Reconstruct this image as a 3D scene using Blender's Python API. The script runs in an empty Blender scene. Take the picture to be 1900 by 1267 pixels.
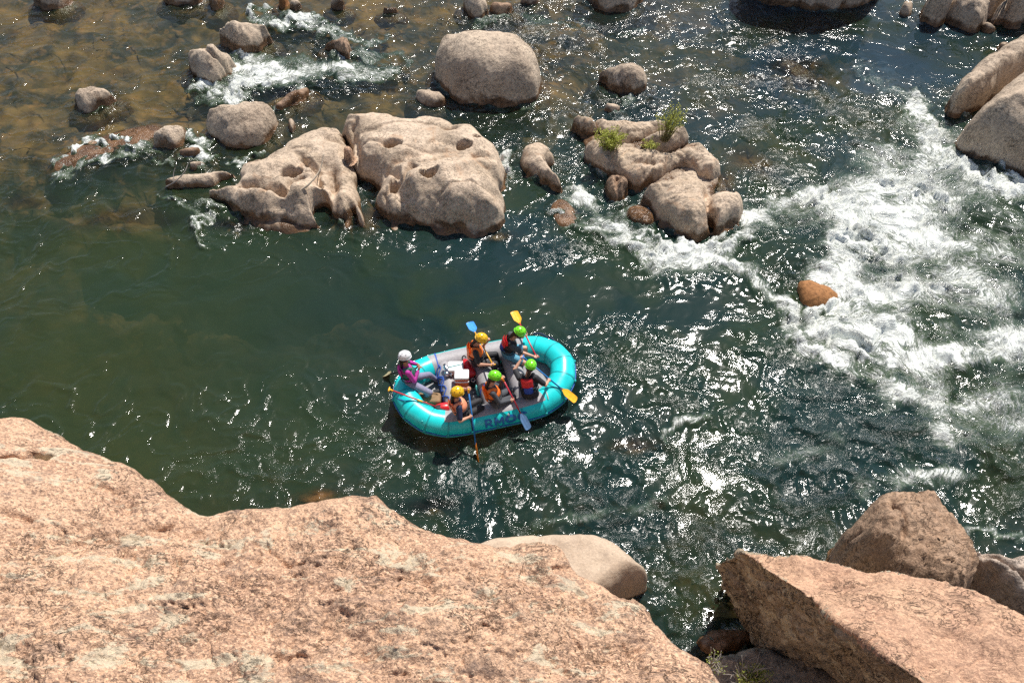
import bpy, math, random
import numpy as np
from mathutils import Vector, Matrix
random.seed(7)
sc = bpy.context.scene
C = sc.collection
rad = math.radians

# ------------------------------------------------------------------ camera
F, CAMH, PITCH = 1600.0, 15.4, rad(50)
CP, SP = math.cos(PITCH), math.sin(PITCH)
cam = bpy.data.cameras.new('camera'); co = bpy.data.objects.new('camera', cam); C.objects.link(co)
co.location = (0, 0, CAMH); co.rotation_euler = (rad(90) - PITCH, 0, 0)
cam.sensor_width = 36; cam.lens = F / 1900 * 36; cam.clip_end = 500; cam.clip_start = .1
sc.camera = co

def un(px, py, z=0.0):
    """point of the place at height z that the survey photograph shows at px,py"""
    a, b = px - 950.0, 633.5 - py
    dx, dy, dz = a, F * CP + b * SP, -F * SP + b * CP
    t = (z - CAMH) / dz
    return np.array([dx * t, dy * t, z])
def V(px, py, z=0.0): return Vector(un(px, py, z))
def proj(x, y, z):
    zz = z - CAMH
    dep = y * CP - zz * SP; up = y * SP + zz * CP
    return 950 + F * x / dep, 633.5 - F * up / dep

# ------------------------------------------------------------------ noise
rs = np.random.RandomState(11)
PERM = rs.permutation(512); PERM = np.concatenate([PERM, PERM, PERM[:8]])
G3 = rs.normal(size=(512, 3)); G3 /= np.linalg.norm(G3, axis=1)[:, None]
def perlin(x, y, z=None):
    if z is None: z = np.zeros_like(x) + .37
    xi = np.floor(x).astype(np.int64); yi = np.floor(y).astype(np.int64); zi = np.floor(z).astype(np.int64)
    xf, yf, zf = x - xi, y - yi, z - zi
    xi &= 511; yi &= 511; zi &= 511
    u, v, w = [t * t * t * (t * (t * 6 - 15) + 10) for t in (xf, yf, zf)]
    r = 0
    for dx in (0, 1):
        wx = u if dx else 1 - u
        for dy in (0, 1):
            wy = v if dy else 1 - v
            for dz in (0, 1):
                wz = w if dz else 1 - w
                h = PERM[PERM[PERM[(xi + dx) & 511] + ((yi + dy) & 511) & 511] + ((zi + dz) & 511) & 511]
                g = G3[h]
                r = r + wx * wy * wz * (g[..., 0] * (xf - dx) + g[..., 1] * (yf - dy) + g[..., 2] * (zf - dz))
    return r * 1.5
def fbm(x, y, z=None, o=4, lac=2.03, gain=.5):
    s, a, f = 0, 1.0, 1.0
    for i in range(o):
        s = s + a * perlin(x * f + i * 17.3, y * f + i * 9.1, None if z is None else z * f + i * 5.7)
        a *= gain; f *= lac
    return s
def sstep(a, b, x):
    t = np.clip((x - a) / (b - a), 0, 1); return t * t * (3 - 2 * t)

# ------------------------------------------------------------------ object helpers
def tag(o, label=None, cat=None, group=None, kind=None):
    if label: o['label'] = label
    if cat: o['category'] = cat
    if group: o['group'] = group
    if kind: o['kind'] = kind
    return o
def link(name, me, mat=None, parent=None):
    o = bpy.data.objects.new(name, me); C.objects.link(o)
    if mat is not None and len(me.materials) == 0:
        for m in (mat if isinstance(mat, (list, tuple)) else [mat]): me.materials.append(m)
    if parent is not None: o.parent = parent
    return o
def mk(name, vs, fs, mat, parent=None, smooth=True, origin=None, fm=None):
    vs = np.asarray([tuple(v) for v in vs], dtype=float) if not isinstance(vs, np.ndarray) else vs
    org = np.array(origin if origin is not None else (parent.location if parent is not None else (0, 0, 0)))
    if parent is not None and parent.parent is not None: org = org + np.array(parent.parent.location)
    me = bpy.data.meshes.new(name); me.from_pydata((vs - org).tolist(), [], fs); me.update()
    if smooth: me.polygons.foreach_set('use_smooth', [True] * len(me.polygons))
    if fm is not None: me.polygons.foreach_set('material_index', fm)
    o = link(name, me, mat, parent)
    if parent is None: o.location = org
    return o
def grid_mesh(name, X, Y, Z, mat, keep=None, attrs=None, origin=(0, 0, 0), parent=None):
    ny, nx = X.shape
    idx = np.arange(nx * ny).reshape(ny, nx)
    q = np.stack([idx[:-1, :-1], idx[:-1, 1:], idx[1:, 1:], idx[1:, :-1]], -1).reshape(-1, 4)
    P = np.stack([X, Y, Z], -1).reshape(-1, 3) - np.array(origin)
    if keep is not None:
        k = keep.reshape(-1); q = q[k[q].all(1)]
        used = np.zeros(len(P), bool); used[q.reshape(-1)] = True
        remap = np.cumsum(used) - 1; q = remap[q]; P = P[used]
    else: used = np.ones(len(P), bool)
    me = bpy.data.meshes.new(name)
    me.vertices.add(len(P)); me.vertices.foreach_set('co', P.astype(np.float32).reshape(-1))
    me.loops.add(len(q) * 4); me.loops.foreach_set('vertex_index', q.astype(np.int32).reshape(-1))
    me.polygons.add(len(q)); me.polygons.foreach_set('loop_start', np.arange(0, len(q) * 4, 4, dtype=np.int32))
    me.polygons.foreach_set('use_smooth', np.ones(len(q), bool))
    me.update(calc_edges=True)
    for k_, a in (attrs or {}).items():
        a = a.reshape(-1, 3) if a.ndim == 3 else a.reshape(-1)
        a = a[used]
        if a.ndim == 2:
            at = me.attributes.new(k_, 'FLOAT_VECTOR', 'POINT'); at.data.foreach_set('vector', a.astype(np.float32).reshape(-1))
        else:
            at = me.attributes.new(k_, 'FLOAT', 'POINT'); at.data.foreach_set('value', a.astype(np.float32))
    o = link(name, me, mat, parent)
    if parent is None: o.location = origin
    return o
def empty(name, loc, label=None, cat=None, group=None):
    o = bpy.data.objects.new(name, None); C.objects.link(o); o.location = loc; o.empty_display_size = .1
    return tag(o, label, cat, group)

# ------------------------------------------------------------------ materials
def newmat(name):
    m = bpy.data.materials.new(name); m.use_nodes = True; nt = m.node_tree; nt.nodes.clear(); return m, nt
class N:
    """tiny node-graph writer"""
    def __init__(s, nt): s.nt = nt
    def __call__(s, t, props=None, **ins):
        n = s.nt.nodes.new(t)
        for k, v in (props or {}).items(): setattr(n, k, v)
        for k, v in ins.items():
            k2 = int(k[1:]) if k[0] == '_' and k[1:].isdigit() else k.replace('_', ' ')
            if isinstance(v, bpy.types.NodeSocket): s.nt.links.new(v, n.inputs[k2])
            else: n.inputs[k2].default_value = v
        return n
    def math(s, op, a, b=None, clamp=False):
        n = s.nt.nodes.new('ShaderNodeMath'); n.operation = op; n.use_clamp = clamp
        for i, v in enumerate((a, b)):
            if v is None: continue
            if isinstance(v, bpy.types.NodeSocket): s.nt.links.new(v, n.inputs[i])
            else: n.inputs[i].default_value = v
        return n.outputs[0]
    def mix(s, f, a, b):
        n = s.nt.nodes.new('ShaderNodeMix'); n.data_type = 'RGBA'
        for i, v in ((0, f), (6, a), (7, b)):
            if isinstance(v, bpy.types.NodeSocket): s.nt.links.new(v, n.inputs[i])
            else: n.inputs[i].default_value = v if i == 0 else (*v, 1)[:4]
        return n.outputs[2]
    def rng(s, v, a, b, c=0., d=1., sm=True):
        n = s.nt.nodes.new('ShaderNodeMapRange'); n.interpolation_type = 'SMOOTHSTEP' if sm else 'LINEAR'
        for i, x in enumerate((v, a, b, c, d)):
            if isinstance(x, bpy.types.NodeSocket): s.nt.links.new(x, n.inputs[i])
            else: n.inputs[i].default_value = x
        return n.outputs[0]
    def noise(s, vec, scale, detail=4, rough=.55, dist=0.):
        n = s('ShaderNodeTexNoise', None, Vector=vec, Scale=scale, Detail=detail, Roughness=rough, Distortion=dist)
        return n.outputs[0]
    def scl(s, vec, x, y, z, rot=0.):
        n = s('ShaderNodeMapping', None, Vector=vec); n.inputs['Scale'].default_value = (x, y, z)
        n.inputs['Rotation'].default_value = (0, 0, rot); return n.outputs[0]
def plain(name, col, rough=.5, metal=0., bump=0., bscale=60., var=.12, spec=.5, coat=0.):
    m, nt = newmat(name); n = N(nt)
    pos = n('ShaderNodeTexCoord').outputs['Object']
    nz = n.noise(pos, bscale * .25, 3)
    c = n.mix(n.rng(nz, .3, .7), tuple(x * (1 - var) for x in col), tuple(min(1, x * (1 + var)) for x in col))
    b = n('ShaderNodeBsdfPrincipled', None, Base_Color=c, Roughness=rough, Metallic=metal)
    b.inputs['Specular IOR Level'].default_value = spec; b.inputs['Coat Weight'].default_value = coat
    if bump:
        bn = n('ShaderNodeBump', None, Strength=bump, Distance=.01, Height=n.noise(pos, bscale, 4))
        nt.links.new(bn.outputs[0], b.inputs['Normal'])
    o = n('ShaderNodeOutputMaterial', None, Surface=b.outputs[0]); return m

def rock_mat(name, ca, cb, cd, grain=14., wet=True, lichen=0., warm=None, bump=.5, specks=.5, layer=0., cracks=.0, crystals=.25):
    """granite: ca/cb mottling, cd dark mineral specks, wet band near the water line"""
    m, nt = newmat(name); n = N(nt)
    g = n('ShaderNodeNewGeometry'); pos = g.outputs['Position']
    big = n.noise(pos, .9, 5, .6, .4); mid = n.noise(pos, 5., 5, .65, .3); fine = n.noise(pos, grain, 4, .7); vf = n.noise(pos, grain * 3.2, 2, .6)
    c = n.mix(n.rng(big, .35, .65), ca, cb)
    c = n.mix(n.math('MULTIPLY', n.rng(mid, .52, .72), .45), c, tuple(x * .62 for x in ca))
    c = n.mix(n.math('MULTIPLY', n.rng(fine, .5, .62), specks), c, cd)
    c = n.mix(n.math('MULTIPLY', n.rng(vf, .52, .66), specks * .8), c, tuple(min(.9, x * 1.45) for x in cb))
    vo = n('ShaderNodeTexVoronoi', None, Vector=n.scl(pos, 1., 1.5, 1., .5), Scale=grain * 1.7)
    vr = n('ShaderNodeSeparateColor', None, Color=vo.outputs['Color']).outputs[0]
    c = n.mix(n.math('MULTIPLY', n.rng(vr, .70, .80), crystals), c, tuple(min(.9, x * 1.3) for x in cb))
    c = n.mix(n.math('MULTIPLY', n.rng(vr, .24, .12), crystals * .75), c, cd)
    if warm:
        w = n.noise(pos, 1.7, 4, .6, 1.2); c = n.mix(n.math('MULTIPLY', n.rng(w, .55, .68), .55), c, warm)
    if layer:
        lp = n.scl(pos, 1., 6., 14., .5); lw = n.noise(lp, .9, 4, .6, .8)
        c = n.mix(n.math('MULTIPLY', n.rng(lw, .5, .6), layer), c, cd)
    if cracks:
        cp = n.scl(pos, 1.0, 1.7, 1., .6)
        wv = n.noise(cp, 3.2, 6, .6, 1.6)
        ridge = n.math('ABSOLUTE', n.math('SUBTRACT', wv, .5))
        crk = n.rng(ridge, .0, .022, 1., 0.)
        gate = n.rng(n.noise(pos, 1.3, 3), .46, .62)
        crk = n.math('MULTIPLY', crk, gate)
        c = n.mix(n.math('MULTIPLY', crk, cracks), c, tuple(x * .35 for x in ca))
    if lichen:
        lv = n.scl(pos, .62, 1.9, 1., -.5); l1 = n.noise(lv, 1.7, 9, .72, .7)
        l2 = n.noise(pos, 6., 6, .7, .3)
        lf = n.rng(n.math('ADD', l1, n.math('MULTIPLY', l2, .22)), .655, .69)
        c = n.mix(n.math('MULTIPLY', lf, lichen), c, (.60, .53, .38))
        og = n.noise(pos, 2.1, 6, .7, .6)
        c = n.mix(n.math('MULTIPLY', n.rng(og, .68, .74), .5), c, (.55, .27, .06))
        dk = n.noise(lv, 2.3, 7, .7, .6)
        c = n.mix(n.math('MULTIPLY', n.rng(dk, .52, .70), .6), c, (.17, .12, .10))
    rough = .82
    if wet:
        z = n('ShaderNodeSeparateXYZ', None, Vector=pos).outputs[2]
        zz = n.math('SUBTRACT', z, n.math('MULTIPLY', n.math('SUBTRACT', n.noise(pos, 1.3, 5), .5), 1.1))
        wf = n.rng(zz, .13, .29, 1., 0.)
        wc = n.mix(n.rng(n.noise(pos, 3., 3), .4, .6), (.085, .042, .018), (.17, .085, .035))
        c = n.mix(n.math('MULTIPLY', wf, .92), c, wc)
        rough = n.rng(wf, 0, 1, .82, .22)
    h = n.math('ADD', n.math('MULTIPLY', mid, 1.0), n.math('MULTIPLY', fine, .5))
    h = n.math('ADD', h, n.math('MULTIPLY', vf, .2)); h = n.math('ADD', h, n.math('MULTIPLY', vr, .12 * crystals))
    if cracks: h = n.math('SUBTRACT', h, n.math('MULTIPLY', crk, .7))
    bn = n('ShaderNodeBump', None, Strength=bump, Distance=.05, Height=h)
    b = n('ShaderNodeBsdfPrincipled', None, Base_Color=c, Roughness=rough, Normal=bn.outputs[0])
    b.inputs['Specular IOR Level'].default_value = .3
    n('ShaderNodeOutputMaterial', None, Surface=b.outputs[0]); return m

M = {}
M['boulder'] = rock_mat('river_granite', (.40, .305, .22), (.55, .435, .32), (.10, .075, .06), 13., bump=.75, specks=.55, cracks=.5)
M['boulder2'] = rock_mat('sculpted_granite', (.44, .335, .235), (.58, .45, .33), (.13, .10, .075), 12., bump=.7, specks=.45, cracks=.35, warm=(.44, .27, .16))
M['brown'] = rock_mat('brown_granite', (.29, .185, .12), (.42, .28, .185), (.075, .05, .035), 13., bump=.8, specks=.5, cracks=.6)
M['orange'] = rock_mat('rust_wet_rock', (.22, .095, .035), (.33, .15, .055), (.07, .03, .01), 12., wet=False, bump=.5, specks=.5)
M['pale'] = rock_mat('pale_smooth_granite', (.43, .325, .235), (.51, .395, .285), (.26, .20, .15), 20., bump=.3, specks=.25)
M['gneiss'] = rock_mat('grey_banded_rock', (.41, .32, .25), (.51, .41, .33), (.16, .13, .11), 12., bump=.9, specks=.35, layer=.5, cracks=.7)
M['cliff'] = rock_mat('pink_granite', (.46, .275, .175), (.61, .39, .25), (.17, .105, .08), 22., wet=False, lichen=.68, bump=1., specks=.62, cracks=.2, crystals=.8)
M['slab'] = rock_mat('pink_slab_granite', (.46, .27, .175), (.57, .355, .225), (.22, .13, .09), 19., wet=False, lichen=.0, bump=.9, specks=.5, cracks=.3, layer=.25, crystals=.5)
M['slabside'] = rock_mat('shaded_lichened_slab_side', (.22, .17, .12), (.36, .29, .20), (.05, .045, .035), 9., wet=False, lichen=.6, bump=1., specks=.8, cracks=.9)  # side face: its shade painted in by darker base colours, plus lichen patches
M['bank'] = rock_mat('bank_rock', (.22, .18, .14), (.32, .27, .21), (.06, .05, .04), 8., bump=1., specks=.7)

# ------------------------------------------------------------------ rocks
def chaikin(P, it=2):
    for _ in range(it):
        Q = np.roll(P, -1, 0); P = np.stack([.75 * P + .25 * Q, .25 * P + .75 * Q], 1).reshape(-1, P.shape[1])
    return P
def sdf_poly(X, Y, P):
    """signed distance, positive inside"""
    d2 = np.full(X.shape, 1e9); inside = np.zeros(X.shape, bool)
    n = len(P)
    for i in range(n):
        a, b = P[i], P[(i + 1) % n]; e = b - a
        wx, wy = X - a[0], Y - a[1]
        t = np.clip((wx * e[0] + wy * e[1]) / (e @ e + 1e-12), 0, 1)
        d2 = np.minimum(d2, (wx - t * e[0]) ** 2 + (wy - t * e[1]) ** 2)
        c = ((a[1] > Y) != (b[1] > Y))
        if abs(e[1]) > 1e-9: inside ^= c & (X < e[0] * (Y - a[1]) / e[1] + a[0])
    return np.where(inside, 1, -1) * np.sqrt(d2)
def sdf_line(X, Y, pts):
    d2 = np.full(X.shape, 1e9)
    for a, b in zip(pts[:-1], pts[1:]):
        e = b - a; wx, wy = X - a[0], Y - a[1]
        t = np.clip((wx * e[0] + wy * e[1]) / (e @ e + 1e-12), 0, 1)
        d2 = np.minimum(d2, (wx - t * e[0]) ** 2 + (wy - t * e[1]) ** 2)
    return np.sqrt(d2)
ROCKS = []
def rock(name, label, poly, h, w=.9, n=2.3, mat='boulder', cell=.035, feats=(), tilt=(0, 0), base=0., k=.55, rough=1., cat='boulder', group=None, skirt=.75, down=1.0, zpoly=None):
    P = np.array(poly, float); y0, y1 = P[:, 1].min(), P[:, 1].max()
    pts = []
    for i, (px, py) in enumerate(P):
        t = (y1 - py) / (y1 - y0)
        z = base + h * k * max(0, (t - .35) / .65) if zpoly is None else zpoly[i]
        pts.append(un(px, py, z)[:2])
    W = chaikin(np.array(pts), 2)
    m = skirt + .1
    xs = np.arange(W[:, 0].min() - m, W[:, 0].max() + m, cell); ys = np.arange(W[:, 1].min() - m, W[:, 1].max() + m, cell)
    X, Y = np.meshgrid(xs, ys); sd = len(ROCKS) * 7.7
    d = sdf_poly(X, Y, W)
    L = max(.3, d.max())
    keep = d > -skirt
    d = d + (fbm(X * 1.3 / L + sd, Y * 1.3 / L, o=3) * .07 * L + fbm(X * 6 + sd, Y * 6, o=2) * .012) * rough
    dm = d.max()
    u = np.clip(d / (w * dm), 0, 1)
    if name == 'boulder' and base == 0 and n == 2.3 and w >= .8: w = 1.0; n = 2.05; h = h * .74; u = np.clip(d / (w * dm), 0, 1)
    Z = h * (1 - (1 - u) ** n) ** (1 / n)
    cx, cy = W.mean(0)
    Z = Z * (1 + tilt[0] * (X - cx) / L + tilt[1] * (Y - cy) / L)
    Z = Z + np.where(d > 0, 0, np.where(d > -.28, d * .55, -.154 + (d + .28) * 2.6) if (base == 0 and h < 2.3) else np.maximum(d * 2.2, -down))
    win = np.clip(u * 2.5, 0, 1)
    Z += win * rough * (fbm(X * .9 / L * 1.2 + sd + 3, Y * .9 / L * 1.2, o=3) * .11 * h + fbm(X * 5 + sd, Y * 5, Z * 5, o=4) * .016)
    if cat == 'rock outcrop':
        Z -= win * .07 * np.exp(-(np.abs(fbm(X * .6 + sd, Y * .9, o=2)) / .06) ** 2)
        Z += win * .03 * (1 - 2 * np.abs(perlin(X * 1.2 + sd, Y * 1.7)))
    if group == 'rocks of the shrubby outcrop':
        q_ = fbm(X * .9 + 3, Y * 1.5, o=3); Z += win * .16 * (np.floor(q_ * 3.5) / 3.5 - q_)
    if rough == 1.02:
        q_ = fbm(X * 1.1 + 3, Y * 1.6, Z * 1.5, o=3); Z += win * .30 * (np.floor(q_ * 3.5) / 3.5 - q_)
    for f in feats:
        if f[0] == 'dent':      # px,py,rx,ry,angle,amp, hardness
            _, px, py, rx, ry, an, amp = f[:7]; hard = f[7] if len(f) > 7 else 0
            c = un(px, py, base + h * .8); ca, sa = math.cos(rad(an)), math.sin(rad(an))
            ax, ay = (X - c[0]) * ca + (Y - c[1]) * sa, -(X - c[0]) * sa + (Y - c[1]) * ca
            r = np.sqrt((ax / rx) ** 2 + (ay / ry) ** 2)
            Z += amp * ((1 - sstep(.7, 1.1, r)) if hard else np.exp(-r * r))
        elif f[0] == 'line':    # points, width, amp
            L_ = [un(a, b, base + h * .7)[:2] for a, b in f[1]]
            dd = sdf_line(X + fbm(X * 3, Y * 3, o=2) * .05, Y + fbm(X * 3 + 5, Y * 3, o=2) * .05, L_)
            Z += f[3] * np.exp(-(dd / f[2]) ** 2)
    Z += base
    # sideways roughness so the flanks are not extruded
    X = X + fbm(X * 2.2, Y * 2.2, Z * 2.2 + sd, o=3) * .05 * rough; Y = Y + fbm(X * 2.2 + 31, Y * 2.2, Z * 2.2 + sd, o=3) * .05 * rough
    o = grid_mesh(name, X, Y, Z, M[mat], keep, origin=(cx, cy, base))
    tag(o, label, cat, group)
    ROCKS.append((W, d, h)) if base == 0 else None; return o

def B(label, poly, h, **kw): return rock('boulder', label, poly, h, **kw)
B('grey-tan boulder in the upper left, higher one of two beside the small rapid', [(404,58),(411,48),(442,42),(467,43),(492,50),(509,66),(497,81),(480,96),(464,107),(444,102),(421,86),(409,73)], 1.15, feats=[('dent',452,72,.25,.12,70,-.1),('line',[(440,95),(455,90),(470,94)],.05,-.08)])
B('notched tan boulder just below its twin at the head of the small left rapid', [(346,106),(356,95),(373,89),(406,93),(429,101),(438,116),(431,131),(420,151),(401,162),(381,157),(361,141),(348,119)], 1.15, feats=[('dent',403,103,.32,.16,-8,.16,1),('line',[(383,107),(400,113),(415,112)],.05,-.12),('line',[(385,123),(405,128)],.04,-.06),('line',[(380,140),(400,140),(415,135)],.05,-.1)])
B('small lone boulder in the brown shallows at far left', [(140,185),(151,168),(172,160),(194,163),(207,175),(215,187),(199,199),(162,212),(152,205),(143,195)], .7, feats=[])
B('big rounded boulder with a dark dimple, left of the pitted outcrop', [(378,227),(394,212),(421,196),(457,186),(482,187),(507,197),(514,212),(510,232),(511,250),(495,265),(467,275),(437,280),(411,268),(386,248)], 1.2, mat='boulder', tilt=(.1,.12), feats=[('dent',485,243,.34,.2,0,-.2),('line',[(455,248),(470,256)],.07,-.12)])
B('small smooth boulder left of the dimpled big one', [(285,265),(295,248),(318,235),(341,230),(347,243),(348,263),(331,280),(310,277),(290,273)], .65)
rock('stone','little pale stone standing in still water above the pitted outcrop', [(535,227),(541,222),(548,228),(549,240),(544,250),(538,242)], .25, cell=.025, rough=.5, cat='stone')
rock('rock_ledge','long low pointed rock ledge with a twig at its left tip', [(307,347),(328,336),(363,330),(394,328),(409,320),(442,324),(424,330),(406,336),(399,349),(363,349),(331,353),(310,353)], .32, cell=.025, rough=.7, cat='rock')
rock('stone','small oval rock between the low ledge and the foaming gap', [(350,309),(366,301),(382,304),(380,312),(356,317)], .22, cell=.025, cat='stone')
rock('stone','small dark arched rock below the foam patch at left', [(334,291),(352,279),(366,276),(376,284),(369,293),(350,293)], .25, cell=.025, mat='brown', cat='stone')
rock('stone','pale low stone washed by foam at the upper edge of the pitted outcrop', [(457,303),(480,298),(492,302),(478,310),(463,309)], .15, cell=.025, cat='stone')
rock('rock_slab','low wet slab breaking the water right of the small rapid', [(510,203),(528,186),(556,168),(576,163),(573,176),(553,190),(536,200),(519,207)], .22, cell=.03, mat='brown', cat='rock', feats=[('dent',545,180,.3,.15,30,.1)])
# pitted outcrop, two big sculpted masses
rock('river_outcrop','left mass of the pale water-sculpted outcrop, with pool and driftwood', [(385,365),(414,365),(439,362),(442,352),(449,349),(449,331),(454,321),(490,309),(522,283),(550,268),(560,258),(596,247),(631,239),(641,258),(641,273),(656,301),(659,352),(669,382),(684,425),(669,420),(656,404),(651,415),(634,415),(613,402),(604,424),(583,425),(533,422),(495,415),(457,407),(432,395),(414,375)], .74, w=.6, n=2.1, mat='boulder2', cell=.028, k=.45, cat='rock outcrop', tilt=(0,.05),
     feats=[('dent',592,372,.27,.42,10,-1.5,1),('dent',542,325,.32,.17,25,-.5,1),('dent',620,262,.35,.12,0,-.16),('dent',617,330,.16,.62,8,-.5),('dent',598,310,.2,.3,0,-.3),('line',[(449,345),(480,352),(512,358),(530,368)],.13,-.34),('line',[(530,368),(545,345),(560,340)],.10,-.25),('dent',560,365,.35,.28,-30,.26),('dent',640,395,.16,.35,0,.25),('line',[(652,372),(652,405)],.09,-.4),('dent',480,365,.7,.2,-12,.26),('dent',520,395,.9,.2,-14,.22),('line',[(560,300),(585,318),(596,350)],.09,-.28),('dent',500,320,.5,.3,20,.15)])
rock('river_outcrop','right mass of the pale water-sculpted outcrop, largest, drilled with round potholes', [(632,240),(640,229),(657,225),(669,227),(691,220),(733,217),(743,226),(766,228),(781,223),(811,229),(838,240),(851,252),(863,249),(895,254),(905,267),(918,279),(927,284),(939,301),(943,326),(939,345),(926,360),(931,385),(935,402),(935,421),(912,432),(884,434),(853,429),(838,432),(821,425),(800,419),(779,421),(747,421),(722,411),(701,394),(699,381),(705,356),(701,345),(684,339),(667,335),(657,318),(659,301),(657,274),(642,265)], 1.08, w=.5, n=2.0, mat='boulder2', cell=.028, k=.42, cat='rock outcrop',
     feats=[('dent',729,277,.26,.22,0,-.75,1),('dent',861,277,.22,.16,0,-.7,1),('dent',796,338,.26,.15,0,-1.1,1),('dent',732,338,.16,.14,0,-.7,1),('line',[(723,318),(735,330),(745,342),(770,325)],.1,-.28),('line',[(700,390),(715,355),(735,345)],.1,-.2),('dent',690,318,.42,.34,-30,-.35),('dent',765,298,.75,.16,20,-.2),('dent',815,300,.5,.12,25,-.15),('line',[(740,352),(760,385),(800,410)],.17,-.34),('dent',720,385,.45,.35,-30,.2),('line',[(800,400),(860,370),(925,352)],.3,.14),('line',[(880,305),(900,300)],.08,-.16),('dent',912,352,.38,.22,25,-.34),('dent',648,250,.3,.4,0,.15),('line',[(655,235),(662,265),(664,300)],.09,-.25),('line',[(770,350),(850,330),(920,310)],.18,.16),('dent',885,264,.12,.08,0,-.15,1),('dent',836,247,.2,.1,0,-.22),('line',[(820,345),(880,400),(932,410)],.2,.12)])
rock('stone','round orange-tan stone wedged in the cleft of the pitted outcrop', [(637,286),(640,279),(649,277),(656,283),(656,294),(649,301),(640,296)], .34, base=.62, cell=.02, mat='cliff', rough=.3, cat='stone', down=.1, skirt=.1, k=.5)
rock('outcrop_horn','horn-shaped pale rock tapering toward the channel, between the two outcrops', [(968,276),(984,269),(1006,269),(1022,280),(1031,301),(1016,304),(1019,323),(1035,342),(1045,362),(1031,357),(1003,337),(975,323),(966,300)], .55, cell=.025, mat='boulder2', cat='rock', feats=[('line',[(1012,290),(1030,296)],.04,-.15),('line',[(1008,297),(1026,304)],.04,-.12)])
B('largest free-standing rounded boulder, top centre', [(808,92),(830,74),(880,69),(930,73),(965,83),(985,105),(1000,135),(1007,165),(998,188),(975,198),(930,200),(880,198),(845,190),(825,172),(805,150),(806,120)], 1.6, w=.95, n=2.25, rough=.7)
B('blocky boulder with a ridged shaded side, upper centre right', [(1109,137),(1117,127),(1142,116),(1167,118),(1189,130),(1202,149),(1199,165),(1183,181),(1161,178),(1136,171),(1126,149)], 1.05, w=.8, feats=[('line',[(1150,140),(1170,148),(1190,152)],.06,-.15),('line',[(1155,155),(1180,165)],.05,-.12),('dent',1135,155,.3,.3,0,-.25)])
rock('stone','small stone below the blocky boulder', [(1121,198),(1130,194),(1145,198),(1152,210),(1140,214),(1128,208)], .25, cell=.025, cat='stone')
rock('stone','low rock at the left foot of the largest rounded boulder', [(770,173),(785,168),(812,172),(830,188),(820,199),(795,199),(776,188)], .3, cell=.03, cat='stone')
# right outcrop
OG='rocks of the shrubby outcrop'
rock('rock_lobe','low connecting shelf under the bushes of the shrubby outcrop, mostly hidden', [(1078,262),(1100,240),(1180,245),(1262,255),(1300,285),(1328,325),(1330,360),(1310,395),(1240,352),(1190,352),(1140,335),(1095,296)], .24, w=.5, cell=.03, mat='boulder', group=OG, cat='rock', rough=.9)
rock('rock_lobe','leftmost rounded lobe of the shrubby outcrop', [(1060,228),(1072,222),(1091,228),(1113,257),(1091,261),(1069,250)], .6, cell=.028, mat='boulder2', group=OG, cat='rock')
rock('rock_lobe','long upper slab of the shrubby outcrop between its two green bushes', [(1095,225),(1136,228),(1186,231),(1246,230),(1243,241),(1218,260),(1192,272),(1161,285),(1117,263)], .6, cell=.028, mat='boulder2', group=OG, cat='rock', feats=[('dent',1150,260,.4,.3,0,-.2)])
rock('rock_lobe','shaded upper right lobe of the shrubby outcrop behind the right bush', [(1177,285),(1224,260),(1246,244),(1271,247),(1279,266),(1268,282),(1243,298),(1208,293)], .75, cell=.028, mat='boulder', group=OG, cat='rock', feats=[('dent',1225,280,.4,.2,20,-.2)])
rock('rock_lobe','long curved middle spine of the shrubby outcrop', [(1082,266),(1104,263),(1129,276),(1142,295),(1174,288),(1211,290),(1237,299),(1259,285),(1281,273),(1303,279),(1316,298),(1335,326),(1325,345),(1303,345),(1281,325),(1256,322),(1243,333),(1208,348),(1174,359),(1155,342),(1136,333),(1110,320),(1092,298)], .66, w=.6, cell=.028, mat='boulder2', group=OG, cat='rock outcrop', feats=[('dent',1200,303,.5,.1,5,-.25),('dent',1295,298,.25,.15,0,-.15),('line',[(1130,290),(1150,320),(1180,330)],.08,-.12),('dent',1240,320,.2,.12,20,-.3)])
rock('rock_lobe','small egg-shaped rock with a crease, lower left of the shrubby outcrop', [(1119,339),(1142,326),(1158,339),(1167,358),(1156,370),(1145,377),(1129,364)], .55, cell=.025, mat='brown', group=OG, cat='rock', feats=[('line',[(1142,335),(1155,360)],.06,-.15)])
rock('rock_lobe','big smooth lower boulder of the shrubby outcrop, foam at its foot', [(1186,361),(1215,345),(1243,345),(1249,326),(1271,320),(1290,333),(1312,358),(1316,377),(1344,374),(1372,383),(1376,400),(1368,418),(1344,427),(1319,434),(1294,452),(1271,443),(1224,411),(1202,383)], .78, w=.75, cell=.028, mat='boulder2', group=OG, cat='boulder', feats=[('dent',1322,392,.16,.18,0,-.6,1),('line',[(1312,355),(1315,390),(1330,425)],.12,-.3),('dent',1348,395,.3,.3,0,.1),('dent',1250,380,.5,.4,0,.12)])
rock('rock_lobe','low wet brown rock left of the smooth lower boulder', [(1163,385),(1180,378),(1200,386),(1212,405),(1205,420),(1178,416),(1164,402)], .22, cell=.028, mat='brown', group=OG, cat='rock')
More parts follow.
